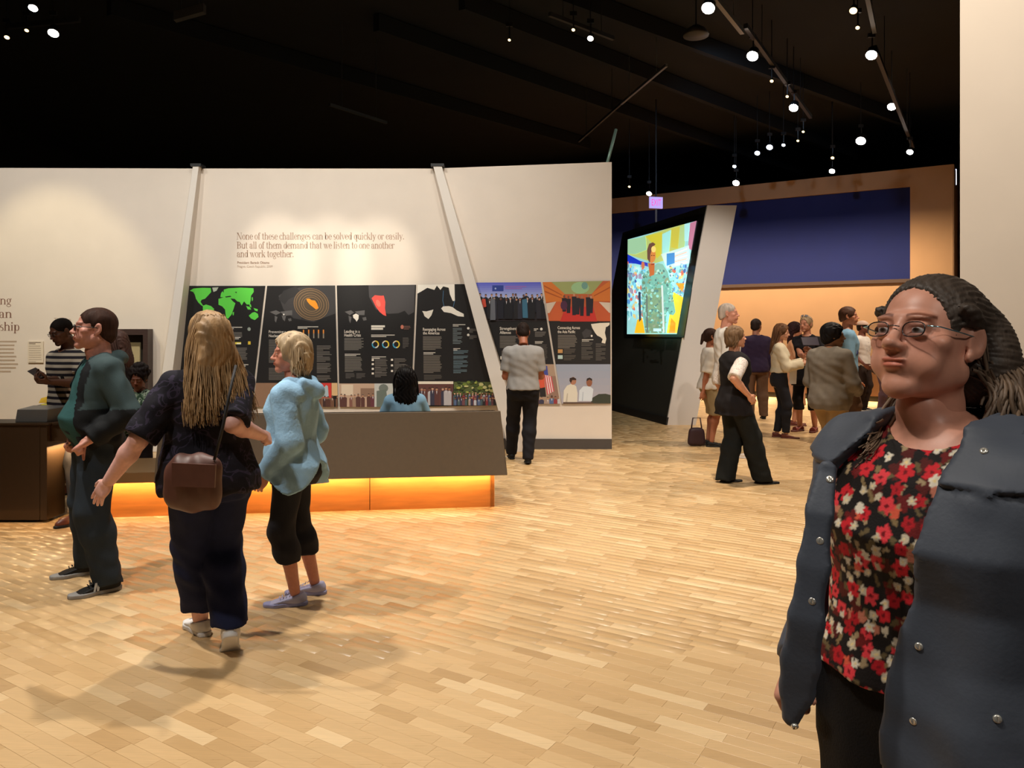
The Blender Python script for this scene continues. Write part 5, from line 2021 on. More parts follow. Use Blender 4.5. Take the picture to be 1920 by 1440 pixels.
for k, (p, q) in enumerate((((700, 60, 11.5), (1500, 330, 22)), ((860, 20, 11.2), (1600, 300, 20)), ((1000, -10, 11), (1700, 240, 17)), ((200, 30, 11.5), (1100, 280, 20)))):
    p, q = [at(w_[0], w_[1], (6.45 - CAM_H) * FOC / (HOR - w_[1])) for w_ in (p, q)]
    structure(MB().prism([p, q, q + v3(0, 0, .28), p + v3(0, 0, .28)], UX * .12).build('ceiling_beam', mat('beam_black', (12, 13, 12), .9)))


def dish():
    p = at(1305, 68, 11.4)
    r = empty('ceiling_speaker', p, 'round grey ceiling dish between the first two bright spotlights', 'ceiling speaker')
    MB().tube([(0, 0, .16), (0, 0, .10), (0, 0, .02), (0, 0, 0)], [.05, .14, .19, .185], 20).build('dome', mat('dish_grey', (74, 68, 60), .6), r, True)
    MB().tube([(0, 0, .16), (0, 0, .9)], .012, 6).build('rod', dkmetal, r)


dish()


def exit_sign():
    Y = 17.2
    p = at(1230, 380, Y)
    r = empty('exit_sign', p, 'lit exit sign with pink letters hanging above the screen wall', 'sign')
    d = v3(math.cos(.25), math.sin(.25), 0)
    n = v3(d[1], -d[0], 0)
    w, h = .155, .125
    f = lambda u, z, e: d * u + v3(0, 0, z) + n * e
    MB().prism([f(-w, -h, .02), f(w, -h, .02), f(w, h, .02), f(-w, h, .02)], -n * .05).build('sign_face', mat('exit_glow', (180, 170, 230), .4, emit=(196, 176, 255), estr=.8), r)
    V, F = font_polys('EXIT', 1.0, False)
    V = V - (V.max(0) + V.min(0)) / 2
    sx, sz = .23 / np.ptp(V[:, 0]), .14 / np.ptp(V[:, 1])
    P = [f(v[0] * sx, v[1] * sz, .024) for v in V]
    link('lettering', mesh_np('exit_letters', P, F, None, False), mat('exit_pink', (190, 40, 120), .4, emit=(255, 90, 190), estr=.9), r)
    MB().box(-.012, .012, -.012, .012, h, 6.748 - p[2]).build('hanger', dkmetal, r)
    MB().box(-.02, .02, -.02, .02, -h - .35, -h - .02).build('conduit', mat('conduit_grey', (120, 116, 116), .5), r)


exit_sign()
tag(MB().box(-.02, .02, -.02, .02, -.18, .18).build('tube_light', mat('tube_blue', (200, 210, 255), .4, emit=(190, 205, 255), estr=5), None), 'short bluish tube light in the gap beside the white wall', 'light').location = at(1791, 332, 17.8)

# ---------------------------------------------------------------- hair shapes (head frame)
def hair_mat(name, rgb, rough=.62, noise=.35):
    return mat(name, rgb, rough, noise=noise, nscale=26, bump=.35, bscale=70, stretch=(1, 1, .12), spec=.35 if sum(rgb) > 150 else .12)


def strand_paths(n, seed, r0, r1, zb, phis=(-115, 115), y0=-.03, y1=-.06, zj=.05, wav=.006, top=.06):
    rg = random.Random(seed)
    out = []
    for i in range(n):
        ph = math.radians(rg.uniform(*phis))
        a = math.radians(rg.uniform(0, 60))
        p0 = v3(.082 * math.sin(ph) * math.cos(a * .6), -.02 - .10 * math.cos(ph) * math.cos(a * .6), .03 + .10 * math.sin(a))
        k = rg.uniform(.92, 1.08)
        p1 = v3(r0[0] * math.sin(ph) * k, y0 - r0[1] * math.cos(ph) * k, -.03)
        ph2 = ph * rg.uniform(.8, 1.05)
        p3 = v3(r1[0] * math.sin(ph2) * rg.uniform(.75, 1.08), y1 - r1[1] * math.cos(ph2) * rg.uniform(.8, 1.1), zb + rg.uniform(-zj, zj))
        p2 = (p1 + p3) / 2 + v3((r0[0] + r1[0]) * .5 * math.sin(ph) * .1, 0, 0)
        P = []
        f = rg.uniform(0, 6)
        for t in np.linspace(0, 1, 12):
            if t < .3:
                u = t / .3
                q = p0 * (1 - u) ** 2 + (p0 * .35 + p1 * .65 + v3(0, -.012, .045) * 1.0) * 2 * u * (1 - u) + p1 * u * u
            else:
                u = (t - .3) / .7
                q = p1 * (1 - u) ** 2 + p2 * 2 * u * (1 - u) + p3 * u * u
            P.append(q + wav * v3(math.sin(f + 9 * t), math.cos(f * 1.3 + 8 * t), 0) * t)
        out.append(P)
    return out


def cap_f(fig, t=.012, front=0.0, low=-.045, grow=.5):
    return fig.hair_cap(t, front, low, grow)


shoe_blk = mat('shoe_black', (20, 20, 21), .65, spec=.3)
sole_blk = mat('sole_black', (18, 18, 18), .6)
sole_wht = mat('sole_white', (214, 212, 210), .6)
cloth = lambda name, rgb, noise=.08, rough=.85, bump=.25, bs=240: mat(name, rgb, rough, noise=noise, nscale=14, bump=bump, bscale=bs, spec=.2)
MID = (198, 142, 116)

def camo_mat(name, cols, scale):
    m = mat(name, cols[0], .85, spec=.2)
    nt = m.node_tree
    N, L = nt.nodes, nt.links
    tc = N.new('ShaderNodeTexCoord')
    nz = N.new('ShaderNodeTexNoise')
    nz.inputs['Scale'].default_value = scale
    nz.inputs['Detail'].default_value = 2
    nz.inputs['Distortion'].default_value = 1.2
    L.new(tc.outputs['Object'], nz.inputs['Vector'])
    cr = N.new('ShaderNodeValToRGB')
    cr.color_ramp.interpolation = 'CONSTANT'
    el = cr.color_ramp.elements
    el[0].position, el[0].color = 0, lin(cols[0])
    el[1].position, el[1].color = .44, lin(cols[1])
    for k, c in enumerate(cols[2:]):
        e = el.new(.53 + .07 * k)
        e.color = lin(c)
    L.new(nz.outputs[0], cr.inputs[0])
    L.new(cr.outputs[0], N['Principled BSDF'].inputs['Base Color'])
    return m



# 1 ---- man in the dark two-tone jacket
f = Fig('man in glasses and black and grey-green jacket with thumb at his pocket', 182, 4.78, 1.70, 78, chest=78, head=84, pitch=3, sex='m', w=1.0, belly=.066, limb=1.08, skin=(206, 146, 128), fat=.007, hscale=1.13,
        feet=[('px', 163, 5.0, 6, 0), ('px', 200, 4.66, 4, 0)], hands=[(.12, .10, .90), ('px', 165, 826, 4.56)], hk=('fist', 'fist'), dors=(None, (.2, .6, .75)), poles=(None, (-.35, -1.0, -.2)), lean=(-.02, 0), brow=(.3, .22, .18), res=.0095, head_h=.0042, hand_h=.0042, body_k=1.2, headoff=(0, .015, 0))
tee = cloth('teal_tee', (52, 92, 92))
f.top('shirt', tee, off=.012, hem=.512, sleeve=.7, flare=.0, front=.0, fold=.003)


def jacket_col(fig, V):
    C = np.tile(np.array(lin((25, 27, 29))[:3]), (len(V), 1))
    q = V - fig.chestc
    fw = q @ fig.Fc
    sd = np.abs(q @ fig.Rc)
    m = (V[:, 2] > 1.105) & ((fw < .085) | (sd > .16))
    C[m] = lin((62, 78, 80))[:3]
    return C


hood = [cap(f.neck - f.Fc * .07 + f.Rc * .07 + v3(0, 0, .0), f.neck - f.Fc * .10 - f.Rc * .0, .034, .046), cap(f.neck - f.Fc * .07 - f.Rc * .07, f.neck - f.Fc * .10, .034, .046)]
f.top('jacket', mat('jacket_two_tone', (255, 255, 255), .8, attr='col', bump=.2, bscale=240, spec=.2), off=.024, hem=.47, sleeve=1.93, wide=.010, flare=.012, front=.0, fold=.007, openw=[(.4, .21), (.55, .17), (.66, .13), (.78, .075), (.84, .06)], extra=hood, color=jacket_col, seed=.7)
f.trousers('trousers', cloth('slate_trousers', (42, 50, 58)), off=.016, waist=.59, cuff=.03, flare=.018, knee=.012, fold=.006)
for o, fx in f.shoes('sneaker', shoe_blk, mat('sole_grey', (150, 148, 146), .6), big=1.08):
    for sgn in (-1, 1):
        N_ = [(0, 0), (.010, 0), (.018, .030), (.018, 0), (.028, 0), (.040, .045), (.030, .045), (.022, .016), (.022, .045), (.012, .045)]
        x = sgn * .0505
        P = [(x + .0 * u - sgn * w * .22, .045 + u * sgn * 1.0 - (.0 if sgn > 0 else -.04), .030 + w) for u, w in N_]
        P = [(p[0] + sgn * .0015, p[1], p[2]) for p in P]
        V = fx(np.array(P + [(p[0] + sgn * .003, p[1], p[2]) for p in P]))
        n = len(P)
        F = [tuple(range(n)), tuple(range(2 * n - 1, n - 1, -1))] + [(i, (i + 1) % n, (i + 1) % n + n, i + n) for i in range(n)]
        link('emblem', mesh_np('emblem', V, F, None, False), mat('emblem_white', (232, 230, 226), .5), o)['label'] = 'white letter N'
brn = hair_mat('dark_brown_hair', (58, 38, 30))
f.hair('hair', brn, f.hair_cap(.002, .012, -.028, .6), groove=.001, h=.005)
f.glasses(mat('frame_dark', (34, 28, 28), .35), True, .0022)

# 2 ---- walking woman with long blonde hair, from behind
f = Fig('walking woman with long blonde hair and dark patterned top, seen from behind', 394, 3.78, 1.66, 158, chest=160, head=150, pitch=2, sex='f', w=1.2, belly=.05, limb=1.14, skin=(222, 172, 160), fat=.004,
        feet=[('px', 432, 3.70, 24, 42), ('px', 376, 4.02, 2, 0)], hands=[('px', 490, 816, 3.92), ('px', 204, 902, 3.62)], hk=('fist', 'open'), poles=((.05, -.5, -1), (-.4, -.6, -.3)), dors=(None, (-.4, -.6, .5)), lean=(.03, 0), res=.0095, hand_h=.0042, body_k=1.1)
dark_top = camo_mat('black_floral_top', [(25, 23, 31), (29, 27, 36), (54, 48, 66), (24, 22, 30)], 13)
f.top('top', dark_top, off=.022, hem=.478, sleeve=.98, wide=.022, flare=.022, fold=.006)
rg = random.Random(4)
f.trousers('jeans', cloth('navy_jeans', (27, 33, 62), .15), off=.012, waist=.59, cuff=.085, flare=.028, knee=.016, fold=.006)
f.shoes('sneaker', mat('white_sneaker', (226, 224, 222), .6), sole_wht)
bl = hair_mat('blonde_hair', (158, 126, 88), .5, .4)
hf = uni(.03, [f.hair_cap(.016, -.01, -.06, .35), ell((0, -.075, -.03), (.106, .075, .14)), ell((0, -.115, -.14), (.118, .05, .13))])
hf = sub(hf, ell((0, .13, -.02), (.085, .10, .11)), .01)
f.hair('hair', bl, hf, groove=.002, h=.006, extra=f.strands(strand_paths(560, 3, (.114, .090), (.185, .095), -.38, phis=(-95, 95), y1=-.145, zj=.06, wav=.011), .0032))
# shoulder bag on a long strap
leather = mat('brown_leather', (86, 52, 42), .5, noise=.12, nscale=20)
bc = at(362, 905, 3.52) - f.base
bag = lambda P: ((np.abs((P[:, 0] - bc[0]) / .128) ** 3.4 + np.abs((P[:, 1] - bc[1]) / .062) ** 2.4 + np.abs((P[:, 2] - bc[2]) / .130) ** 3.4) ** (1 / 3.0) - 1) * .062
V, F = nets(lambda P: bag(P) + folds(P, .006, 2), bc - .2, bc + .2, .008)
bo = link('shoulder_bag', mesh_np('shoulder_bag', V, F), leather)
bo.location = f.base
tag(bo, 'soft brown leather shoulder bag at the hip of the blonde walking woman', 'bag')
strap = [at(px, py, y) - f.base for px, py, y in ((402, 862, 3.50), (418, 800, 3.48), (428, 750, 3.50), (436, 712, 3.55), (442, 686, 3.64))]
MB().tube(strap, .007, 6).build('strap', mat('strap_black', (24, 22, 24), .7), bo, True)
flp = [at(px, py, 3.435) - f.base for px, py in ((322, 868), (404, 872), (402, 915), (322, 912))]
MB().prism(flp, (0, .012, 0)).build('flap', leather, bo)

# 3 ---- lady in the light blue hooded jacket
f = Fig('woman with short silver-blonde hair in a light blue hooded jacket', 552, 4.46, 1.545, 98, chest=112, head=84, pitch=-2, sex='f', w=1.12, belly=.02, limb=.95, skin=(206, 140, 116), brow=(.6, .5, .4),
        feet=[('px', 590, 4.62, 6, 0), ('px', 553, 4.43, 4, 0)], hands=[(.2, .12, .80), ('px', 498, 892, 4.30)], hk=('relaxed', 'relaxed'), poles=(None, (-.2, -1, 0)), lean=(.0, 0), res=.0095, head_h=.0044, hscale=1.04)
f.trousers('trousers', cloth('black_trousers', (38, 38, 44)), off=.012, waist=.58, shorts=.165, flare=.012, knee=.004, fold=.005)
f.skirt('undershirt', cloth('black_undershirt', (30, 28, 32)), .455, .62, .016, .012)
blue = cloth('light_blue_jacket', (150, 190, 220), .08, .8, .3, 60)


def dip(P, F_=f):
    q = P - F_.hipc
    s_, w_ = q @ F_.R, q @ F_.F
    return (.485 * F_.H + .075 * np.cos(np.arctan2(s_, -w_) * 3.0 + 1.4)) - P[:, 2]


hood = [cap(f.neck - f.Fc * .065 + f.Rc * .075, f.neck - f.Fc * .115 - v3(0, 0, .05), .034, .05), cap(f.neck - f.Fc * .065 - f.Rc * .075, f.neck - f.Fc * .115 - v3(0, 0, .05), .034, .05), cap(f.neck - f.Fc * .05 + f.Rc * .06 + v3(0, 0, .02), f.neck + f.Fc * .05 + f.Rc * .05 - v3(0, 0, .03), .022, .022), cap(f.neck - f.Fc * .05 - f.Rc * .06 + v3(0, 0, .02), f.neck + f.Fc * .05 - f.Rc * .05 - v3(0, 0, .03), .022, .022)]
tt = f.top
_old = f.torso_sdf
f.torso_sdf = lambda off, hem, neck=.83, flare=0., front=0.: inter(_old(off, hem, neck, flare, front), dip, .006)
f.top('jacket', blue, off=.028, hem=.42, sleeve=1.96, wide=.016, flare=.05, fold=.006, openw=[(.4, .10), (.7, .03), (.84, .03)], extra=hood, seed=2.0)
f.shoes('sneaker', mat('lavender_sneaker', (176, 176, 208), .6), mat('lavender_sole', (158, 160, 204), .6))
sil = hair_mat('silver_blonde_hair', (186, 162, 128), .5, .35)
hf = uni(.03, [f.hair_cap(.022, -.008, -.085, .30), ell((0, -.06, -.03), (.10, .075, .085)), ell((0, -.055, -.09), (.098, .07, .055))])
hf = sub(hf, ell((0, .135, -.03), (.09, .10, .12)), .012)
f.hair('hair', sil, hf, groove=.003, extra=f.strands(strand_paths(260, 8, (.108, .085), (.115, .08), -.12, y1=-.03, zj=.03), .0035))

# 4 ---- man in the striped shirt with a phone


def stripe_mat(name, a, b, per, duty=.5, axis=2):
    m = mat(name, a, .85, bump=.2, bscale=240, spec=.2)
    nt = m.node_tree
    N, L = nt.nodes, nt.links
    tc = N.new('ShaderNodeTexCoord')
    sp = N.new('ShaderNodeSeparateXYZ')
    L.new(tc.outputs['Object'], sp.inputs[0])
    mu = N.new('ShaderNodeMath')
    mu.operation = 'MULTIPLY'
    mu.inputs[1].default_value = 1.0 / per
    L.new(sp.outputs[axis], mu.inputs[0])
    fr = N.new('ShaderNodeMath')
    fr.operation = 'FRACT'
    L.new(mu.outputs[0], fr.inputs[0])
    gt = N.new('ShaderNodeMath')
    gt.operation = 'GREATER_THAN'
    gt.inputs[1].default_value = duty
    L.new(fr.outputs[0], gt.inputs[0])
    mx = N.new('ShaderNodeMix')
    mx.data_type = 'RGBA'
    mx.inputs[6].default_value = lin(a)
    mx.inputs[7].default_value = lin(b)
    L.new(gt.outputs[0], mx.inputs[0])
    L.new(mx.outputs[2], N['Principled BSDF'].inputs['Base Color'])
    return m


f = Fig('dark-skinned man with glasses in a striped t-shirt reading a phone', 126, 7.02, 1.68, 58, chest=52, head=58, pitch=-24, sex='m', w=1.02, skin=(104, 68, 52), feet=[('px', 121, 7.4, 20, 0), ('px', 143, 6.3, 6, 0)],
        hands=[('px', 84, 712, 6.66), ('px', 92, 716, 6.60)], hk=('hold', 'hold'), dors=((.2, .3, -1), (0, 1, -.6)), brow=(.3, .3, .3))
f.top('shirt', stripe_mat('striped_jersey', (196, 184, 166), (44, 40, 48), .052, .52), off=.018, hem=.50, sleeve=.62, wide=.02, flare=.01, fold=.005)
f.trousers('trousers', cloth('black_trousers', (0, 0, 0)), off=.012, waist=.56, cuff=.09, fold=.005)
for i in (0, 1):
    a = f.ank[i]
    MB().tube([a + v3(0, 0, .02), a + v3(0, 0, .075)], .062, 14, True).build('trouser_cuff', cloth('pale_cuff', (206, 196, 180)), f.root, True)
f.shoes('boot', mat('brown_boot', (112, 62, 48), .4), sole_blk)
f.hair('hair', hair_mat('black_stubble', (30, 24, 22), .8), f.hair_cap(.002, .006, -.02, .5), groove=.0)
f.glasses(mat('frame_dark', (0, 0, 0)), True, .0018)
straps = []
for k in (-1, 1):
    MB().tube([f.neck + f.Rc * .06 * k + v3(0, 0, .0), f.neck + f.Rc * .04 * k + f.Fc * .115 - v3(0, 0, .10), f.chestc + f.Fc * .135 + f.Rc * (.02 if k > 0 else -.13) - v3(0, 0, .18 if k > 0 else .24)], .016, 6).build('strap', mat('strap_black', (24, 22, 24), .7), f.root, True)
ph = at(70, 700, 6.58)
tag(MB().box(-.038, .038, -.075, .075, -.004, .004).build('phone', mat('phone_dark', (60, 46, 40), .3), None, bevel=.003), 'phone in the hands of the man in the striped shirt', 'phone').location = ph
bpy.data.objects['phone'].rotation_euler = (math.radians(28), math.radians(-22), math.radians(60))

# 5 ---- woman with long brown hair behind the jacket man
f = Fig('woman with long brown hair in dark clothes behind the jacket man', 224, 8.1, 1.56, 118, sex='f', w=1.1, skin=(120, 78, 60), pitch=-12, feet=[(.09, .0, 5, 0), (-.09, .02, 5, 0)], hands=[None, (-.2, .28, .98)])
f.top('top', cloth('charcoal_knit', (38, 32, 36)), off=.02, hem=.46, sleeve=1.95, wide=.012, flare=.02)
f.trousers('trousers', cloth('black_trousers', (0, 0, 0)))
f.shoes('dress', shoe_blk)
hf = uni(.03, [f.hair_cap(.02, -.008, -.06, .3), ell((0, -.075, -.06), (.105, .07, .16)), ell((0, -.09, -.2), (.12, .05, .13))])
f.hair('hair', hair_mat('auburn_brown_hair', (74, 46, 36)), sub(hf, ell((0, .135, -.03), (.085, .10, .12)), .012), groove=.003, extra=f.strands(strand_paths(70, 5, (.115, .08), (.135, .065), -.3), .006))

# 6 ---- child in the green patterned top
f = Fig('child with curly dark hair in a green and white patterned top', 262, 7.5, 1.19, 18, pitch=-16, sex='f', w=1.12, skin=(138, 84, 62), hscale=1.28, hands=[(.16, .22, .60), (-.16, .22, .58)])


f.top('top', camo_mat('green_patterned_jersey', [(60, 84, 66), (110, 138, 112), (190, 206, 186), (44, 60, 50)], 16), off=.018, hem=.46, sleeve=1.9, wide=.012)
f.trousers('trousers', cloth('dark_leggings', (40, 34, 40)))
f.shoes('sneaker', shoe_blk, sole_wht)
curl = [ell((.085 * math.sin(a) * math.cos(b), -.02 + .10 * math.cos(a) * math.cos(b) - .03, .05 + .095 * math.sin(b)), (.03, .03, .03)) for a in np.linspace(0, 6.0, 11) for b in (.0, .6, 1.15)]
hf = sub(uni(.012, [f.hair_cap(.016, -.008, -.07, .25)] + curl), ell((0, .13, -.03), (.08, .095, .105)), .01)
f.hair('hair', hair_mat('black_curly_hair', (34, 26, 25)), hf, groove=.002)

# 7 ---- seated woman behind the bench
f = Fig('seated person with long black hair in light blue behind the brown bench', 760, 8.12, 1.66, 176, sex='f', w=1.12, drop=.47, skin=MID, feet=[(.12, .42, 5, 0), (-.12, .42, 5, 0)], hands=[(.16, .32, .62), (-.16, .32, .62)])
f.top('shirt', cloth('pale_blue_shirt', (132, 172, 200)), off=.018, hem=.47, sleeve=1.9, wide=.012)
f.trousers('trousers', cloth('navy_jeans', (0, 0, 0)), off=.012, waist=.6, cuff=.05)
f.shoes('sneaker', shoe_blk, sole_wht)
hf = uni(.03, [f.hair_cap(.022, -.008, -.06, .3), ell((0, -.08, -.06), (.118, .075, .17)), ell((0, -.10, -.22), (.125, .055, .15))])
f.hair('hair', hair_mat('black_hair', (20, 17, 17), .45), hf, groove=.003, extra=f.strands(strand_paths(70, 15, (.125, .085), (.135, .07), -.32), .006))
st = empty('stool', f.base, 'low dark stool under the seated person behind the bench', 'stool')
MB().tube([(0, 0, .24), (0, 0, .275), (0, 0, .28)], [.19, .19, .175], 20).build('seat', dkmetal, st, True)
for k in range(4):
    a = k * math.pi / 2 + .4
    MB().tube([(.14 * math.cos(a), .14 * math.sin(a), .245), (.17 * math.cos(a), .17 * math.sin(a), 0)], .014, 6).build('leg', dkmetal, st)

# 8 ---- man in the grey t-shirt reading the wall
f = Fig('man in a grey t-shirt and black trousers facing the info panels', 981, 9.22, 1.665, 177, head=176, pitch=-22, sex='m', w=1.06, limb=1.12, skin=(160, 96, 68), feet=[('px', 990, 9.12, 4, 6), ('px', 959, 9.5, 8, 0)], hands=[(.14, .26, 1.10), (-.13, .24, 1.10)], hk=('hold', 'hold'), poles=((.35, -.6, -1), (-.35, -.6, -1)))
f.top('shirt', cloth('grey_tee', (150, 148, 146), .06), off=.024, hem=.525, sleeve=.78, wide=.012, flare=.004, fold=.005)
f.trousers('trousers', cloth('black_jeans', (27, 26, 30)), off=.011, waist=.555, cuff=.035, flare=.008, fold=.006)
f.shoes('dress', shoe_blk)
f.hair('hair', hair_mat('short_black_hair', (38, 28, 24)), f.hair_cap(.006, .004, -.035, .5), groove=.0012)

# 9 ---- tall older man in the white jacket
f = Fig('tall older man with cropped grey hair in a white jacket', 1362, 9.6, 1.915, -98, head=-84, sex='m', w=1.0, skin=(204, 142, 118), brow=(.7, .6, .55), feet=[('px', 1392, 9.55, 8, 0), ('px', 1402, 9.75, 4, 0)], shift=(0, .0), hands=[None, None])
f.top('shirt', cloth('navy_collar', (52, 66, 92)), off=.012, hem=.56, sleeve=.5, neck=.845)
f.top('jacket', cloth('white_jacket', (214, 208, 200), .05), off=.028, hem=.47, sleeve=1.95, wide=.014, flare=.01, fold=.007, openw=[(.4, .03), (.75, .03), (.84, .06)])
f.trousers('trousers', cloth('pale_trousers', (196, 182, 150)), off=.012)
f.shoes('sneaker', mat('white_sneaker', (0, 0, 0)), sole_wht)
f.hair('hair', hair_mat('grey_hair', (176, 162, 150)), f.hair_cap(.0015, .014, -.02, .6), groove=.0005)

# 10 ---- woman in white top and khaki shorts behind him
f = Fig('woman in white top and khaki shorts at the foot of the white fin', 1331, 10.55, 1.60, -104, sex='f', w=1.05, skin=(170, 108, 80), hands=[('px', 1316, 745, 10.4), None])
f.top('shirt', cloth('white_blouse', (220, 212, 200), .05), off=.022, hem=.49, sleeve=.98, wide=.03, flare=.02)
f.trousers('shorts', cloth('khaki_shorts', (156, 138, 104)), off=.02, waist=.6, shorts=.27, knee=.02)
f.shoes('sneaker', shoe_blk, sole_blk)
f.hair('hair', hair_mat('dark_brown_hair', (0, 0, 0)), uni(.02, [f.hair_cap(.01, .0, -.05, .4), cap((0, -.12, .02), (0, -.15, -.10), .03, .018)]))
bp = at(1318, 800, 10.5)
ob = link('tote_bag', mesh_np('tote_bag', *nets(lambda P: ((np.abs(P[:, 0] / (.115 - .12 * (P[:, 2] - .14))) ** 4 + np.abs(P[:, 1] / .06) ** 3 + np.abs((P[:, 2] - .145) / .125) ** 5) ** .25 - 1) * .06, (-.2, -.15, -.05), (.2, .15, .35), .012)), mat('dark_plum_bag', (58, 36, 44), .6))
ob.location = (at(1306, 800, 10.55)[0], 10.55, -.018)
tag(ob, 'dark plum bag standing on the floor against the white fin', 'bag')
MB().tube([(-.07, 0, .26), (-.05, 0, .40), (.05, 0, .40), (.07, 0, .26)], .010, 6).build('handle', mat('dark_plum_bag', (0, 0, 0)), ob, True)

# 11 ---- woman in the black vest
f = Fig('woman with short brown hair in black vest and flared black trousers', 1380, 8.0, 1.615, -118, chest=-124, head=-112, pitch=2, sex='f', w=1.12, limb=1.08, skin=(206, 148, 118), fat=.004, feet=[('px', 1428, 7.95, 16, 0), ('px', 1362, 8.02, 4, 0)], hands=[('px', 1404, 742, 7.75), (-.26, .10, .80)], poles=((.5, -1, -.5), None), shift=(0, -.02))
f.top('blouse', camo_mat('pale_floral_blouse', [(214, 206, 198), (226, 220, 214), (186, 168, 160), (206, 196, 190)], 40), off=.012, hem=.56, sleeve=.98, wide=.03)
f.top('vest', cloth('black_vest', (30, 27, 29)), off=.024, hem=.44, sleeve=0, flare=.02, fold=.006, openw=[(.4, .05), (.84, .03)])
f.trousers('trousers', cloth('black_flared_trousers', (27, 29, 28)), off=.016, waist=.6, cuff=.018, flare=.044, knee=.014, fold=.006)
f.shoes('dress', shoe_blk)
f.hair('hair', hair_mat('light_brown_hair', (112, 86, 60)), uni(.02, [f.hair_cap(.016, -.004, -.06, .4), ell((0, -.06, -.04), (.085, .06, .07))]), groove=.002, extra=f.strands(strand_paths(60, 25, (.096, .075), (.08, .06), -.10, y1=-.045, zj=.02), .005))

# 12 ---- man in the dark purple shirt, far
f = Fig('man in a dark purple shirt and brown trousers with his back turned', 1419, 13.8, 1.78, 165, head=-150, sex='m', w=1.08, skin=(150, 98, 74), res=.014, feet=[(.12, 0, 10, 0), (-.12, 0, 10, 0)])
f.top('shirt', cloth('dark_purple_shirt', (42, 30, 52)), off=.02, hem=.47, sleeve=1.9, wide=.012)
f.trousers('trousers', cloth('brown_trousers', (92, 68, 50)), off=.018, knee=.012, flare=.012)
f.shoes('dress', shoe_blk)
f.hair('hair', hair_mat('short_black_hair', (0, 0, 0)), f.hair_cap(.010, .0, -.04, .5))

# 13 ---- woman in the white blouse, long brown hair
f = Fig('woman with long brown hair in cream blouse and black trousers holding paper', 1461, 11.35, 1.665, -96, chest=-90, head=-84, pitch=-12, sex='f', w=1.0, skin=(206, 150, 120), res=.012, feet=[('px', 1474, 11.3, 8, 0), ('px', 1457, 11.45, 8, 0)], hands=[(.07, .33, 1.10), (-.06, .34, 1.12)], hk=('hold', 'hold'))
f.top('blouse', cloth('cream_blouse', (222, 208, 180), .05), off=.022, hem=.58, sleeve=1.92, wide=.02, fold=.006)
f.trousers('trousers', cloth('black_trousers', (0, 0, 0)), off=.010, waist=.61, cuff=.05)
f.shoes('dress', mat('red_brown_shoe', (112, 54, 44), .5))
hf = uni(.03, [f.hair_cap(.016, -.008, -.05, .35), ell((0, -.075, -.06), (.095, .06, .15)), ell((0, -.085, -.2), (.10, .045, .13))])
f.hair('hair', hair_mat('chestnut_hair', (104, 68, 40)), sub(hf, ell((0, .135, -.03), (.085, .10, .12)), .012), groove=.003, extra=f.strands(strand_paths(60, 35, (.105, .075), (.115, .06), -.33), .006))
pp = at(1487, 702, 11.2)
tag(MB().prism([(-.05, 0, -.14), (.05, .01, -.14), (.06, .0, .13), (-.06, -.01, .13)], (0, .003, 0)).build('paper_sheet', mat('paper_white', (226, 222, 216), .7), None), 'white paper hanging from the hands of the woman in cream blouse', 'paper').location = pp

# 14 ---- person with dark curly hair between the two women
f = Fig('person with dark curly hair in a peach dress between two women', 1489, 12.9, 1.70, -92, sex='f', w=1.0, skin=(206, 146, 116), res=.014, hands=[(.2, .30, 1.12), (-.1, .32, 1.12)])
f.top('dress_top', cloth('peach_dress', (206, 150, 112)), off=.016, hem=.5, sleeve=.9, wide=.02)
f.skirt('skirt', cloth('peach_dress', (0, 0, 0)), .2, .6, .02, .05)
f.shoes('dress', mat('red_brown_shoe', (0, 0, 0)))
hf = uni(.03, [f.hair_cap(.026, -.008, -.05, .35), ell((0, -.085, -.08), (.085, .055, .16)), ell((0, -.09, -.2), (.07, .04, .12))])
f.hair('hair', hair_mat('dark_curly_hair', (48, 28, 28)), sub(hf, ell((0, .135, -.03), (.085, .10, .12)), .012), groove=.004)

# 15 ---- woman in black with sunglasses on her head
f = Fig('woman in black with sunglasses on her head and red sandals', 1513, 12.05, 1.80, 22, head=30, pitch=-6, sex='f', w=1.04, skin=(196, 134, 106), res=.012, feet=[('px', 1500, 12.1, 18, 0), ('px', 1528, 12.0, 6, 0)], hands=[('px', 1505, 668, 11.66), ('px', 1522, 658, 11.66)], hk=('hold', 'hold'))
f.top('top', cloth('black_top', (28, 26, 30)), off=.02, hem=.40, sleeve=.6, wide=.02, flare=.03)
f.trousers('leggings', cloth('black_top', (0, 0, 0)), off=.010, waist=.6, shorts=.19)
f.shoes('sandal', mat('red_sandal', (122, 48, 40), .5), mat('red_sandal_sole', (96, 44, 36), .6))
f.hair('hair', hair_mat('blonde_grey_hair', (176, 146, 112)), uni(.02, [f.hair_cap(.010, -.002, -.05, .4), ell((0, -.09, .03), (.05, .05, .05))]))
sg = f
mb = MB()
for k in (-1, 1):
    mb.prism([f.tohead([(k * .008, .052, .118), (k * .05, .048, .112), (k * .056, .02, .132), (k * .01, .022, .142)])[i] for i in range(4)], f.HM[:, 2] * .004)
    mb.tube(f.tohead([(k * .055, .035, .118), (k * .084, -.01, .075), (k * .088, -.05, .03)]), .003, 6)
mb.build('sunglasses', mat('sunglasses_grey', (150, 146, 150), .15, .3), f.root)
tag(MB().box(-.13, .13, -.07, .07, -.006, .006).build('tablet', mat('tablet_dark', (52, 40, 58), .3), None, bevel=.003), 'dark tablet held up by the woman with sunglasses on her head', 'tablet').location = at(1519, 640, 11.6)
bpy.data.objects['tablet'].rotation_euler = (math.radians(60), 0, .1)

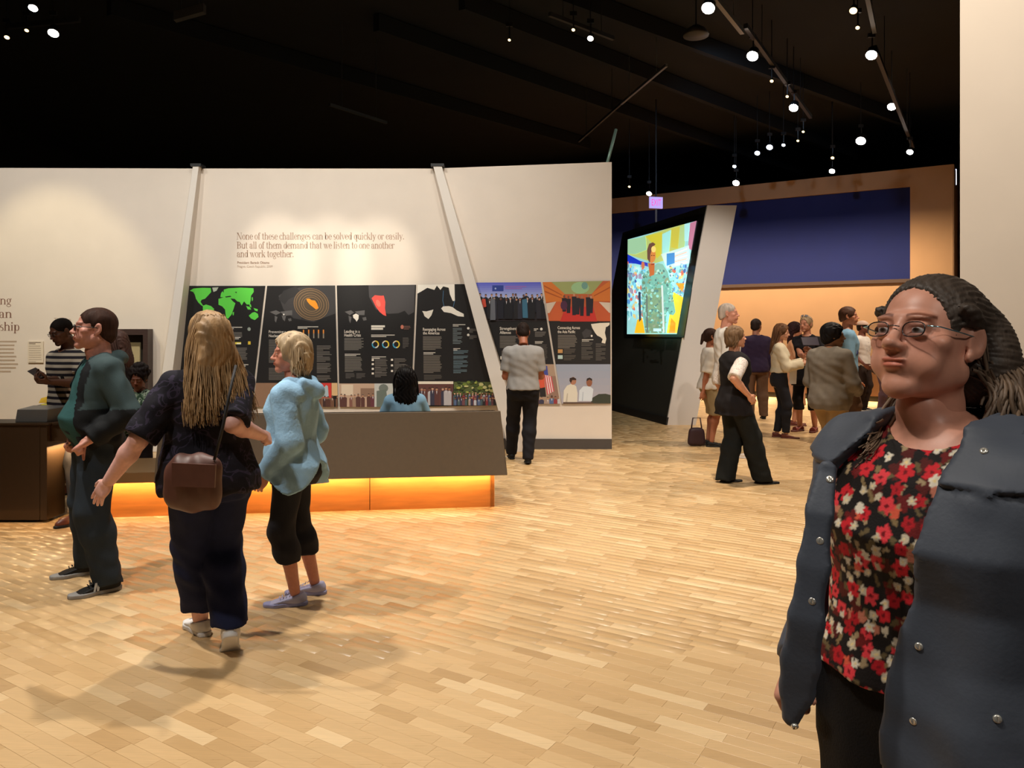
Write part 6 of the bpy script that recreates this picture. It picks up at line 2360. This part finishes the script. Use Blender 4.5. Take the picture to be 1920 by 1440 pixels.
# 16 ---- man in the grey blazer
f = Fig('dark-haired man in a grey blazer and khaki trousers seen from behind', 1556, 8.05, 1.665, -146, head=-96, pitch=-4, sex='m', w=1.17, belly=.05, limb=1.06, skin=(136, 94, 66), res=.011, feet=[('px', 1552, 8.1, 8, 0), ('px', 1578, 8.25, 8, 0)], hands=[(.16, .24, .95), (-.16, .26, .96)], hk=('relaxed', 'relaxed'), poles=((.5, -1, 0), (-.5, -1, 0)), headoff=(.0, .03, -.03), hscale=1.05)
f.top('shirt', cloth('pale_shirt', (190, 186, 184)), off=.012, hem=.56, sleeve=.5, neck=.845)
f.top('blazer', cloth('grey_blazer', (112, 104, 94), .12), off=.026, hem=.455, sleeve=1.93, wide=.014, flare=.01, fold=.007, openw=[(.4, .05), (.6, .03), (.84, .06)])
f.trousers('trousers', cloth('khaki_trousers', (150, 124, 86)), off=.018, waist=.58, cuff=.03, flare=.02, knee=.014)
f.shoes('dress', mat('brown_shoe', (70, 44, 32), .45))
f.hair('hair', hair_mat('black_hair', (0, 0, 0)), uni(.02, [f.hair_cap(.020, -.004, -.05, .45), ell((0, -.055, -.03), (.088, .062, .07))]), groove=.003)

# 17 ---- young man in the light blue shirt
f = Fig('tall young man with short hair in a light blue shirt', 1588, 10.7, 1.90, -98, head=-84, sex='m', w=.94, skin=(200, 134, 104), res=.013)
f.top('shirt', cloth('pale_blue_shirt', (0, 0, 0)), off=.022, hem=.48, sleeve=.95, wide=.02, openw=None)
f.trousers('trousers', cloth('brown_trousers', (0, 0, 0)), off=.014)
f.shoes('sneaker', shoe_blk, sole_wht)
f.hair('hair', hair_mat('short_brown_hair', (82, 52, 38)), f.hair_cap(.010, .004, -.025, .5))
MB().tube([f.neck + f.Rc * .09 - f.Fc * .05, f.neck + f.Rc * .11 + f.Fc * .07 - v3(0, 0, .06), f.chestc + f.Rc * .13 + f.Fc * .11 - v3(0, 0, .22), f.chestc + f.Rc * .14 + f.Fc * .02 - v3(0, 0, .36)], .022, 8).build('strap', mat('strap_blue', (66, 74, 122), .7), f.root, True)

# 18 ---- person in cap and white printed t-shirt
f = Fig('person in a pale cap and white t-shirt with a purple print', 1616, 15.2, 1.76, -62, head=-78, sex='m', w=1.0, skin=(122, 70, 54), res=.014, hands=[(.2, .16, .92), (-.2, .16, .92)])
f.top('shirt', cloth('white_printed_tee', (226, 214, 204), .05), off=.02, hem=.5, sleeve=.9, wide=.02)
f.trousers('trousers', cloth('dark_brown_trousers', (50, 38, 34)), off=.014)
f.shoes('sneaker', shoe_blk, sole_wht)
pc = f.chestc + f.Fc * .128 - v3(0, 0, .13)
star = []
for k in range(20):
    a, r = 2 * math.pi * k / 20, .085 if k % 2 else .055
    star.append(pc + f.Rc * r * math.cos(a) + v3(0, 0, 1) * r * 1.15 * math.sin(a))
MB().prism(star, f.Fc * .012).build('shirt_print', mat('purple_print', (104, 78, 140), .8), f.root)
capm = cloth('pale_cap', (206, 176, 158))
V, F = nets(uni(.006, [inter(ell((0, -.012, .05), (.092, .112, .082)), half((0, 0, .045), (0, 0, -1)), .005), ell((0, .115, .055), (.066, .075, .007))]), (-.2, -.25, -.1), (.2, .25, .2), .007)
f.child('cap', f.tohead(V), F, capm)
f.hair('hair', hair_mat('short_black_hair', (0, 0, 0)), f.hair_cap(.004, .004, -.03, .5))

# 19 ---- person in dark clothes almost hidden by the woman in front
f = Fig('person in a dark hooded top mostly hidden beside the face of the woman in front', 1651, 14.6, 1.66, -90, sex='f', w=1.05, skin=MID, res=.014)
f.top('top', cloth('dark_hoodie', (66, 42, 38)), off=.022, hem=.47, sleeve=1.9, wide=.014)
f.trousers('trousers', cloth('mauve_trousers', (96, 76, 92)), off=.016)
f.shoes('sneaker', shoe_blk, sole_wht)
f.hair('hair', hair_mat('dark_brown_hair', (0, 0, 0)), f.hair_cap(.014, -.004, -.05, .4))

# ---------------------------------------------------------------- the woman close to the camera
def front_woman():
    H = 1.694
    f = Fig('woman close by in glasses, open dark raincoat and red floral blouse', 1772, 1.34, H, 30, chest=30, head=31, pitch=10, roll=0, sex='f', w=1.24, belly=.02, limb=1.12, skin=(206, 146, 122), fat=.007,
            brow=(.30, .22, .18), lip=(.88, .56, .52), res=.009, head_h=.0026, hands=[('px', 1502, 1250, 1.50), (-.30, .10, .86)], poles=((.5, -1, -.2), None), hk=('fist', 'relaxed'), eye=True, hand_h=.0042, body_k=1.0, skin_rough=.42, headoff=(.024, .0, -.022))
    Fc, Rc, U = f.Fc, f.Rc, v3(0, 0, 1)

    # blouse with scattered flowers
    rg = random.Random(11)
    flowers = []
    want = {'cream': 240, 'red': 190, 'leaf': 300, 'dim': 150, 'coral': 80}
    for kind, n in want.items():
        for _ in range(n * 4):
            r = {'red': rg.uniform(.0115, .0165), 'cream': rg.uniform(.007, .0105), 'leaf': rg.uniform(.007, .013), 'dim': rg.uniform(.012, .018), 'coral': rg.uniform(.008, .012)}[kind]
            u_, z_ = rg.uniform(-.32, .32), rg.uniform(.92, 1.44)
            if all(math.hypot(u_ - q[0], z_ - q[1]) > (r + q[2]) * (.95 if q[4] == kind else .35) for q in flowers):
                flowers.append((u_, z_, r, rg.uniform(0, 6.3), kind))
                n -= 1
                if not n:
                    break
    flowers.sort(key=lambda q: {'dim': 0, 'leaf': 1, 'coral': 2, 'red': 3, 'cream': 4}[q[4]])
    colr = {'red': [(206, 36, 46), (226, 62, 70), (180, 26, 36)], 'cream': [(226, 216, 196), (206, 192, 166)], 'leaf': [(134, 112, 76), (104, 88, 58), (160, 138, 104)], 'dim': [(104, 22, 22), (84, 24, 20)], 'coral': [(216, 92, 66), (196, 120, 96)]}

    def floral(fig, V):
        q = V - fig.chestc
        sd, fw = q @ Rc, q @ Fc
        u = np.where(fw > 0, sd, np.sign(sd) * (.34 - np.abs(sd)))
        z = V[:, 2]
        C = np.tile(np.array(lin((24, 18, 17))[:3]), (len(V), 1))
        for (fu, fz, r, a, kind) in flowers:
            du, dz = u - fu, z - fz
            near = np.nonzero((np.abs(du) < r * 1.4) & (np.abs(dz) < r * 1.4))[0]
            if not len(near):
                continue
            d = np.hypot(du[near], dz[near])
            t = np.arctan2(dz[near], du[near]) + a
            n = 5 if kind != 'leaf' else 2
            lim = r * (.62 + .38 * np.abs(np.cos(n * t / 2)))
            if kind == 'leaf':
                lim = r * (.25 + .85 * np.abs(np.cos(t)) ** 2)
            i = near[d < lim]
            cs = colr[kind]
            C[i] = lin(cs[int(a * 10) % len(cs)])[:3]
            if kind in ('red', 'cream'):
                j = near[d < r * .24]
                C[j] = lin((240, 214, 150) if kind == 'cream' else (120, 14, 24))[:3]
        return C
    f.top('blouse', mat('floral_blouse', (255, 255, 255), .75, attr='col', bump=.12, bscale=260, spec=.25), off=.012, hem=.582, neck=.808, sleeve=.4, wide=.0, flare=.012, fold=.003, color=floral, res=.0043, cutneck=.022)
    f.trousers('trousers', cloth('black_stretch', (16, 15, 17)), off=.012, waist=.60, cuff=.03)
    f.shoes('dress', shoe_blk)

    # raincoat: open shell with a wide collar and the hood lying behind
    cm = mat('slate_raincoat', (73, 79, 90), .58, noise=.10, nscale=6, bump=.05, bscale=140, spec=.4)
    S = f.sections(.030, .045, .40)
    S[:, 3] += .012
    body = loft(S)
    n0 = f.neck
    fs = [body] + [cap(n0 - U * .016 * H, f.sho[i], .024 * H + .022, .029 * H + .022) for i in (0, 1)]
    core = uni(.035, fs)
    sl = [uni(.022, [cap(f.sho[i], f.elb[i], .070, .062), cap(f.elb[i], f.wri[i], .060, .047)]) for i in (0, 1)]
    sl = [inter(sl[i], half(f.wri[i] - f.hdir[i] * .012, f.hdir[i]), .004) for i in (0, 1)]
    collar = []
    for k in (-1, 1):
        c = f.chestc
        P = [n0 + Rc * k * .072 - Fc * .055 + U * .028, n0 + Rc * k * .105 + Fc * .02 - U * .012, c + Rc * k * .115 + Fc * .118 - U * .03, c + Rc * k * .105 + Fc * .150 - U * .13]
        collar += [cap(P[0], P[1], .020, .026), cap(P[1], P[2], .026, .024), cap(P[2], P[3], .024, .010)]
    hoodp = [cap(n0 - Fc * .065 + Rc * .085 + U * .03, n0 - Fc * .125 - U * .03, .030, .055), cap(n0 - Fc * .065 - Rc * .085 + U * .03, n0 - Fc * .125 - U * .03, .030, .055)]
    c0 = f.chestc
    leaf = inter(lambda P: core(P) - .015, lambda P: 1.335 + .10 * np.clip(np.abs((P - c0) @ Rc) - .14, 0, 1) - P[:, 2], .004)
    coat = uni(.02, [uni(.014, [core] + sl), uni(.012, collar), uni(.02, hoodp)])
    coat = uni(.003, [coat, leaf])
    zz = [.80, .95, 1.05, 1.15, 1.25, 1.33, 1.40, 1.46]
    right = [.20, .195, .19, .18, .160, .135, .085, .07]
    left = [-.02, -.012, -.02, -.042, -.056, -.066, -.075, -.07]

    def opening(P):
        q = P - c0
        sd, fw = q @ Rc, q @ Fc
        a, b = np.interp(P[:, 2], zz, left), np.interp(P[:, 2], zz, right)
        return np.maximum(np.maximum(a - sd, sd - b), np.where(sd > .1, -.055, .0) - fw)
    coat = sub(coat, opening, .006)
    coat = sub(coat, cap(n0 + Fc * .02 - U * .02, n0 + U * .22, .070, .105), .008)
    hem = lambda P: .865 - P[:, 2] - .05 * np.clip(((P - c0) @ Rc) * -4, 0, 1)
    coat = inter(coat, hem, .006)
    # the coat is a shell around the body: hollow it below the chest

    def cf(P):
        q = P - c0
        sd = q @ Rc
        fo = .006 * np.sin(46 * sd + 1.5 * np.sin(5 * P[:, 2])) * np.clip((1.28 - P[:, 2]) * 4, 0, 1)
        return coat(P) + folds(P, .0035, 1.3) + fo
    lo, hi = f.lo.copy() - .08, f.hi.copy() + .08
    lo[2], hi[2] = .76, 1.56
    V, F = nets(cf, lo, hi, .0082)
    co = f.child('raincoat', V, F, cm)

    # free hanging front edge on her right side, a thin panel next to the sleeve
    ch = [(1572, 880, 1.26, .016), (1556, 960, 1.235, .020), (1545, 1060, 1.225, .023), (1532, 1160, 1.225, .026), (1522, 1240, 1.235, .030), (1515, 1295, 1.245, .026), (1503, 1345, 1.255, .014)]
    ch = [(at(x - 20, y, d) - f.base, r) for x, y, d, r in ch]
    fl = [cap(p, q, r, t_) for (p, r), (q, t_) in zip(ch[:-1], ch[1:])]
    flap = uni(.012, fl)
    nrm = Fc * .8 - Rc * .45
    nrm = nrm / np.linalg.norm(nrm)
    zs_, ps_ = np.array([p[2] for p, _ in ch][::-1]), np.array([p for p, _ in ch][::-1])

    def flat(P):
        c_ = np.stack([np.interp(P[:, 2], zs_, ps_[:, i]) for i in range(3)], 1)
        return np.abs((P - c_) @ nrm) - .009
    placket = lambda P: inter(flap, flat, .006)(P) + folds(P, .002, .4)
    V, F = nets(placket, lo, hi, .0055)
    f.child('coat_placket', V, F, cm)

    # snaps, at the edge of the coat and on the collar: dropped on the surface along the view direction
    surf = lambda P: np.minimum(cf(P), placket(P))
    sn = mat('snap_metal', (226, 222, 210), .25, .7)
    eye_ = v3(0, 0, CAM_H) - f.base

    def drop(px, py, fn=None, t0=.8, t1=2.0):
        d = at(px, py, 1.0) - v3(0, 0, CAM_H)
        ts = np.linspace(t0, t1, 600)
        P = (eye_ + ts[:, None] * d).astype(np.float32)
        v = surf(P)
        i = np.argmax(v < 0)
        return P[i] if v[i] < 0 else None
    for px, py in ((1845, 846), (1556, 899), (1538, 1014), (1523, 1127), (1723, 1212), (1713, 1352), (1870, 1348), (1490, 1362)):
        p = drop(px, py)
        if p is None:
            continue
        e = .003
        g = np.array([surf((p + e * a)[None].astype(np.float32))[0] - surf((p - e * a)[None].astype(np.float32))[0] for a in np.eye(3)])
        g /= np.linalg.norm(g) + 1e-9
        MB().tube([p - g * .003, p + g * .0015, p + g * .003, p + g * .0022], [.0062, .0062, .0048, .0022], 14).build('snap', sn, co, True)
    # hair, drawn back from the forehead, loose waves over both shoulders
    hm = mat('dark_wavy_hair', (104, 84, 66), .55, attr='col', noise=.5, nscale=22, bump=.3, bscale=60, stretch=(1, .25, .3), spec=.4)
    t = .004
    capf = uni(.02, [ell((0, -.020, .036), (.078 + t, .098 + t, .084 + t)), ell((-.004, -.080, .008), (.094, .074, .084)), ell((-.040, -.080, -.03), (.074, .062, .075))])
    capf = sub(capf, ell((0, .112, -.005), (.083, .098, .100)), .012)
    capf = sub(capf, ell((0, .075, -.07), (.10, .085, .085)), .01)
    for s in (-1, 1):
        capf = sub(capf, ell((s * .086, .002, -.012), (.030, .034, .042)), .008)
    tw = []
    prev = None
    for k in range(14):      # twisted strand from the temple to the back of the head
        u = k / 13
        for s in (-1, 1):
            a = u * 16
            p = v3(s * (.080 + .004 * math.sin(a)) * math.cos(u * 1.25), .025 - .135 * u + (0 if u < .7 else 0), .045 - .035 * u + .006 * math.cos(a))
            tw.append(ell(p, (.010, .016, .009)))
    hair = uni(.012, [capf] + tw)

    def hg(P):
        ang = np.arctan2(P[:, 0], P[:, 2] + .02)
        return hair(P) +   .0012 * np.sin(70 * ang + 2 * np.sin(20 * P[:, 1])) + .0009 * np.sin(150 * ang + 3 * np.sin(30 * P[:, 1]) + 1)
    V, F = nets(hg, (-.16, -.2, -.16), (.16, .14, .15), .0036)
    V = f.tohead(V)
    rs = random.Random(3)
    st = []

    def bunch(n, a, b, c, d, ja, jd, r, wav):
        for _ in range(n):
            g = lambda j: v3(rs.gauss(0, j[0]), rs.gauss(0, j[1]), rs.gauss(0, j[2]))
            p0, p1, p2, p3 = v3(*a) + g(ja), v3(*b) + g(ja), v3(*c) + g(jd) * .7, v3(*d) + g(jd)
            ph, fq = rs.uniform(0, 1.2), rs.uniform(9, 12)
            P = []
            for tt in np.linspace(0, 1, 14):
                q = p0 * (1 - tt) ** 3 + 3 * p1 * tt * (1 - tt) ** 2 + 3 * p2 * tt * tt * (1 - tt) + p3 * tt ** 3
                P.append(q + wav * tt * v3(math.sin(ph + fq * tt), math.cos(ph + fq * tt), 0))
            rad = r * rs.uniform(.6, 1.2) * np.sin(np.linspace(.5, np.pi - .15, 14)) ** .5
            v_, f_ = tube_np(f.tohead(P), rad, 5)
            st.append((v_, f_, None))
    bunch(240, (-.070, -.065, -.02), (-.115, -.095, -.06), (-.130, -.075, -.11), (-.170, -.060, -.160), (.010, .016, .022), (.020, .026, .016), .0040, .013)
    bunch(240, (-.045, -.095, -.02), (-.125, -.140, -.06), (-.160, -.115, -.12), (-.200, -.110, -.175), (.022, .014, .026), (.026, .026, .018), .0042, .015)
    bunch(220, (-.078, -.048, -.035), (-.098, -.062, -.07), (-.104, -.060, -.11), (-.130, -.045, -.165), (.007, .012, .018), (.018, .018, .016), .0038, .012)
    bunch(120, (-.02, -.115, -.02), (-.06, -.175, -.09), (-.08, -.170, -.17), (-.10, -.19, -.30), (.03, .014, .022), (.04, .018, .03), .0044, .016)
    bunch(150, (.058, -.072, -.03), (.080, -.076, -.09), (.068, -.012, -.15), (.058, .058, -.235), (.010, .012, .018), (.007, .006, .022), .0036, .006)
    bunch(60, (.02, -.105, -.03), (.05, -.14, -.1), (.06, -.13, -.18), (.07, -.15, -.28), (.03, .012, .02), (.02, .014, .03), .0044, .014)
    st = [(a_, b_, np.full((len(a_), 3), 1.0 + .25 * rs.uniform(-1, 1))) for a_, b_, _ in st]
    V, F, C = join_np([(V, F, np.tile(np.array([.42, .46, .54]), (len(V), 1)))] + st)
    f.child('hair', V, F, hm, C)

    # rimless-looking glasses with thin metal temples
    gm = mat('glasses_metal', (96, 92, 92), .25, .85)
    f.glasses(gm, True, .0011, mat('temple_glint_metal', (170, 214, 228), .18, .9), h=.0128)  # bluish highlight along the temples is put into their metal colour
    return f


front = front_woman()
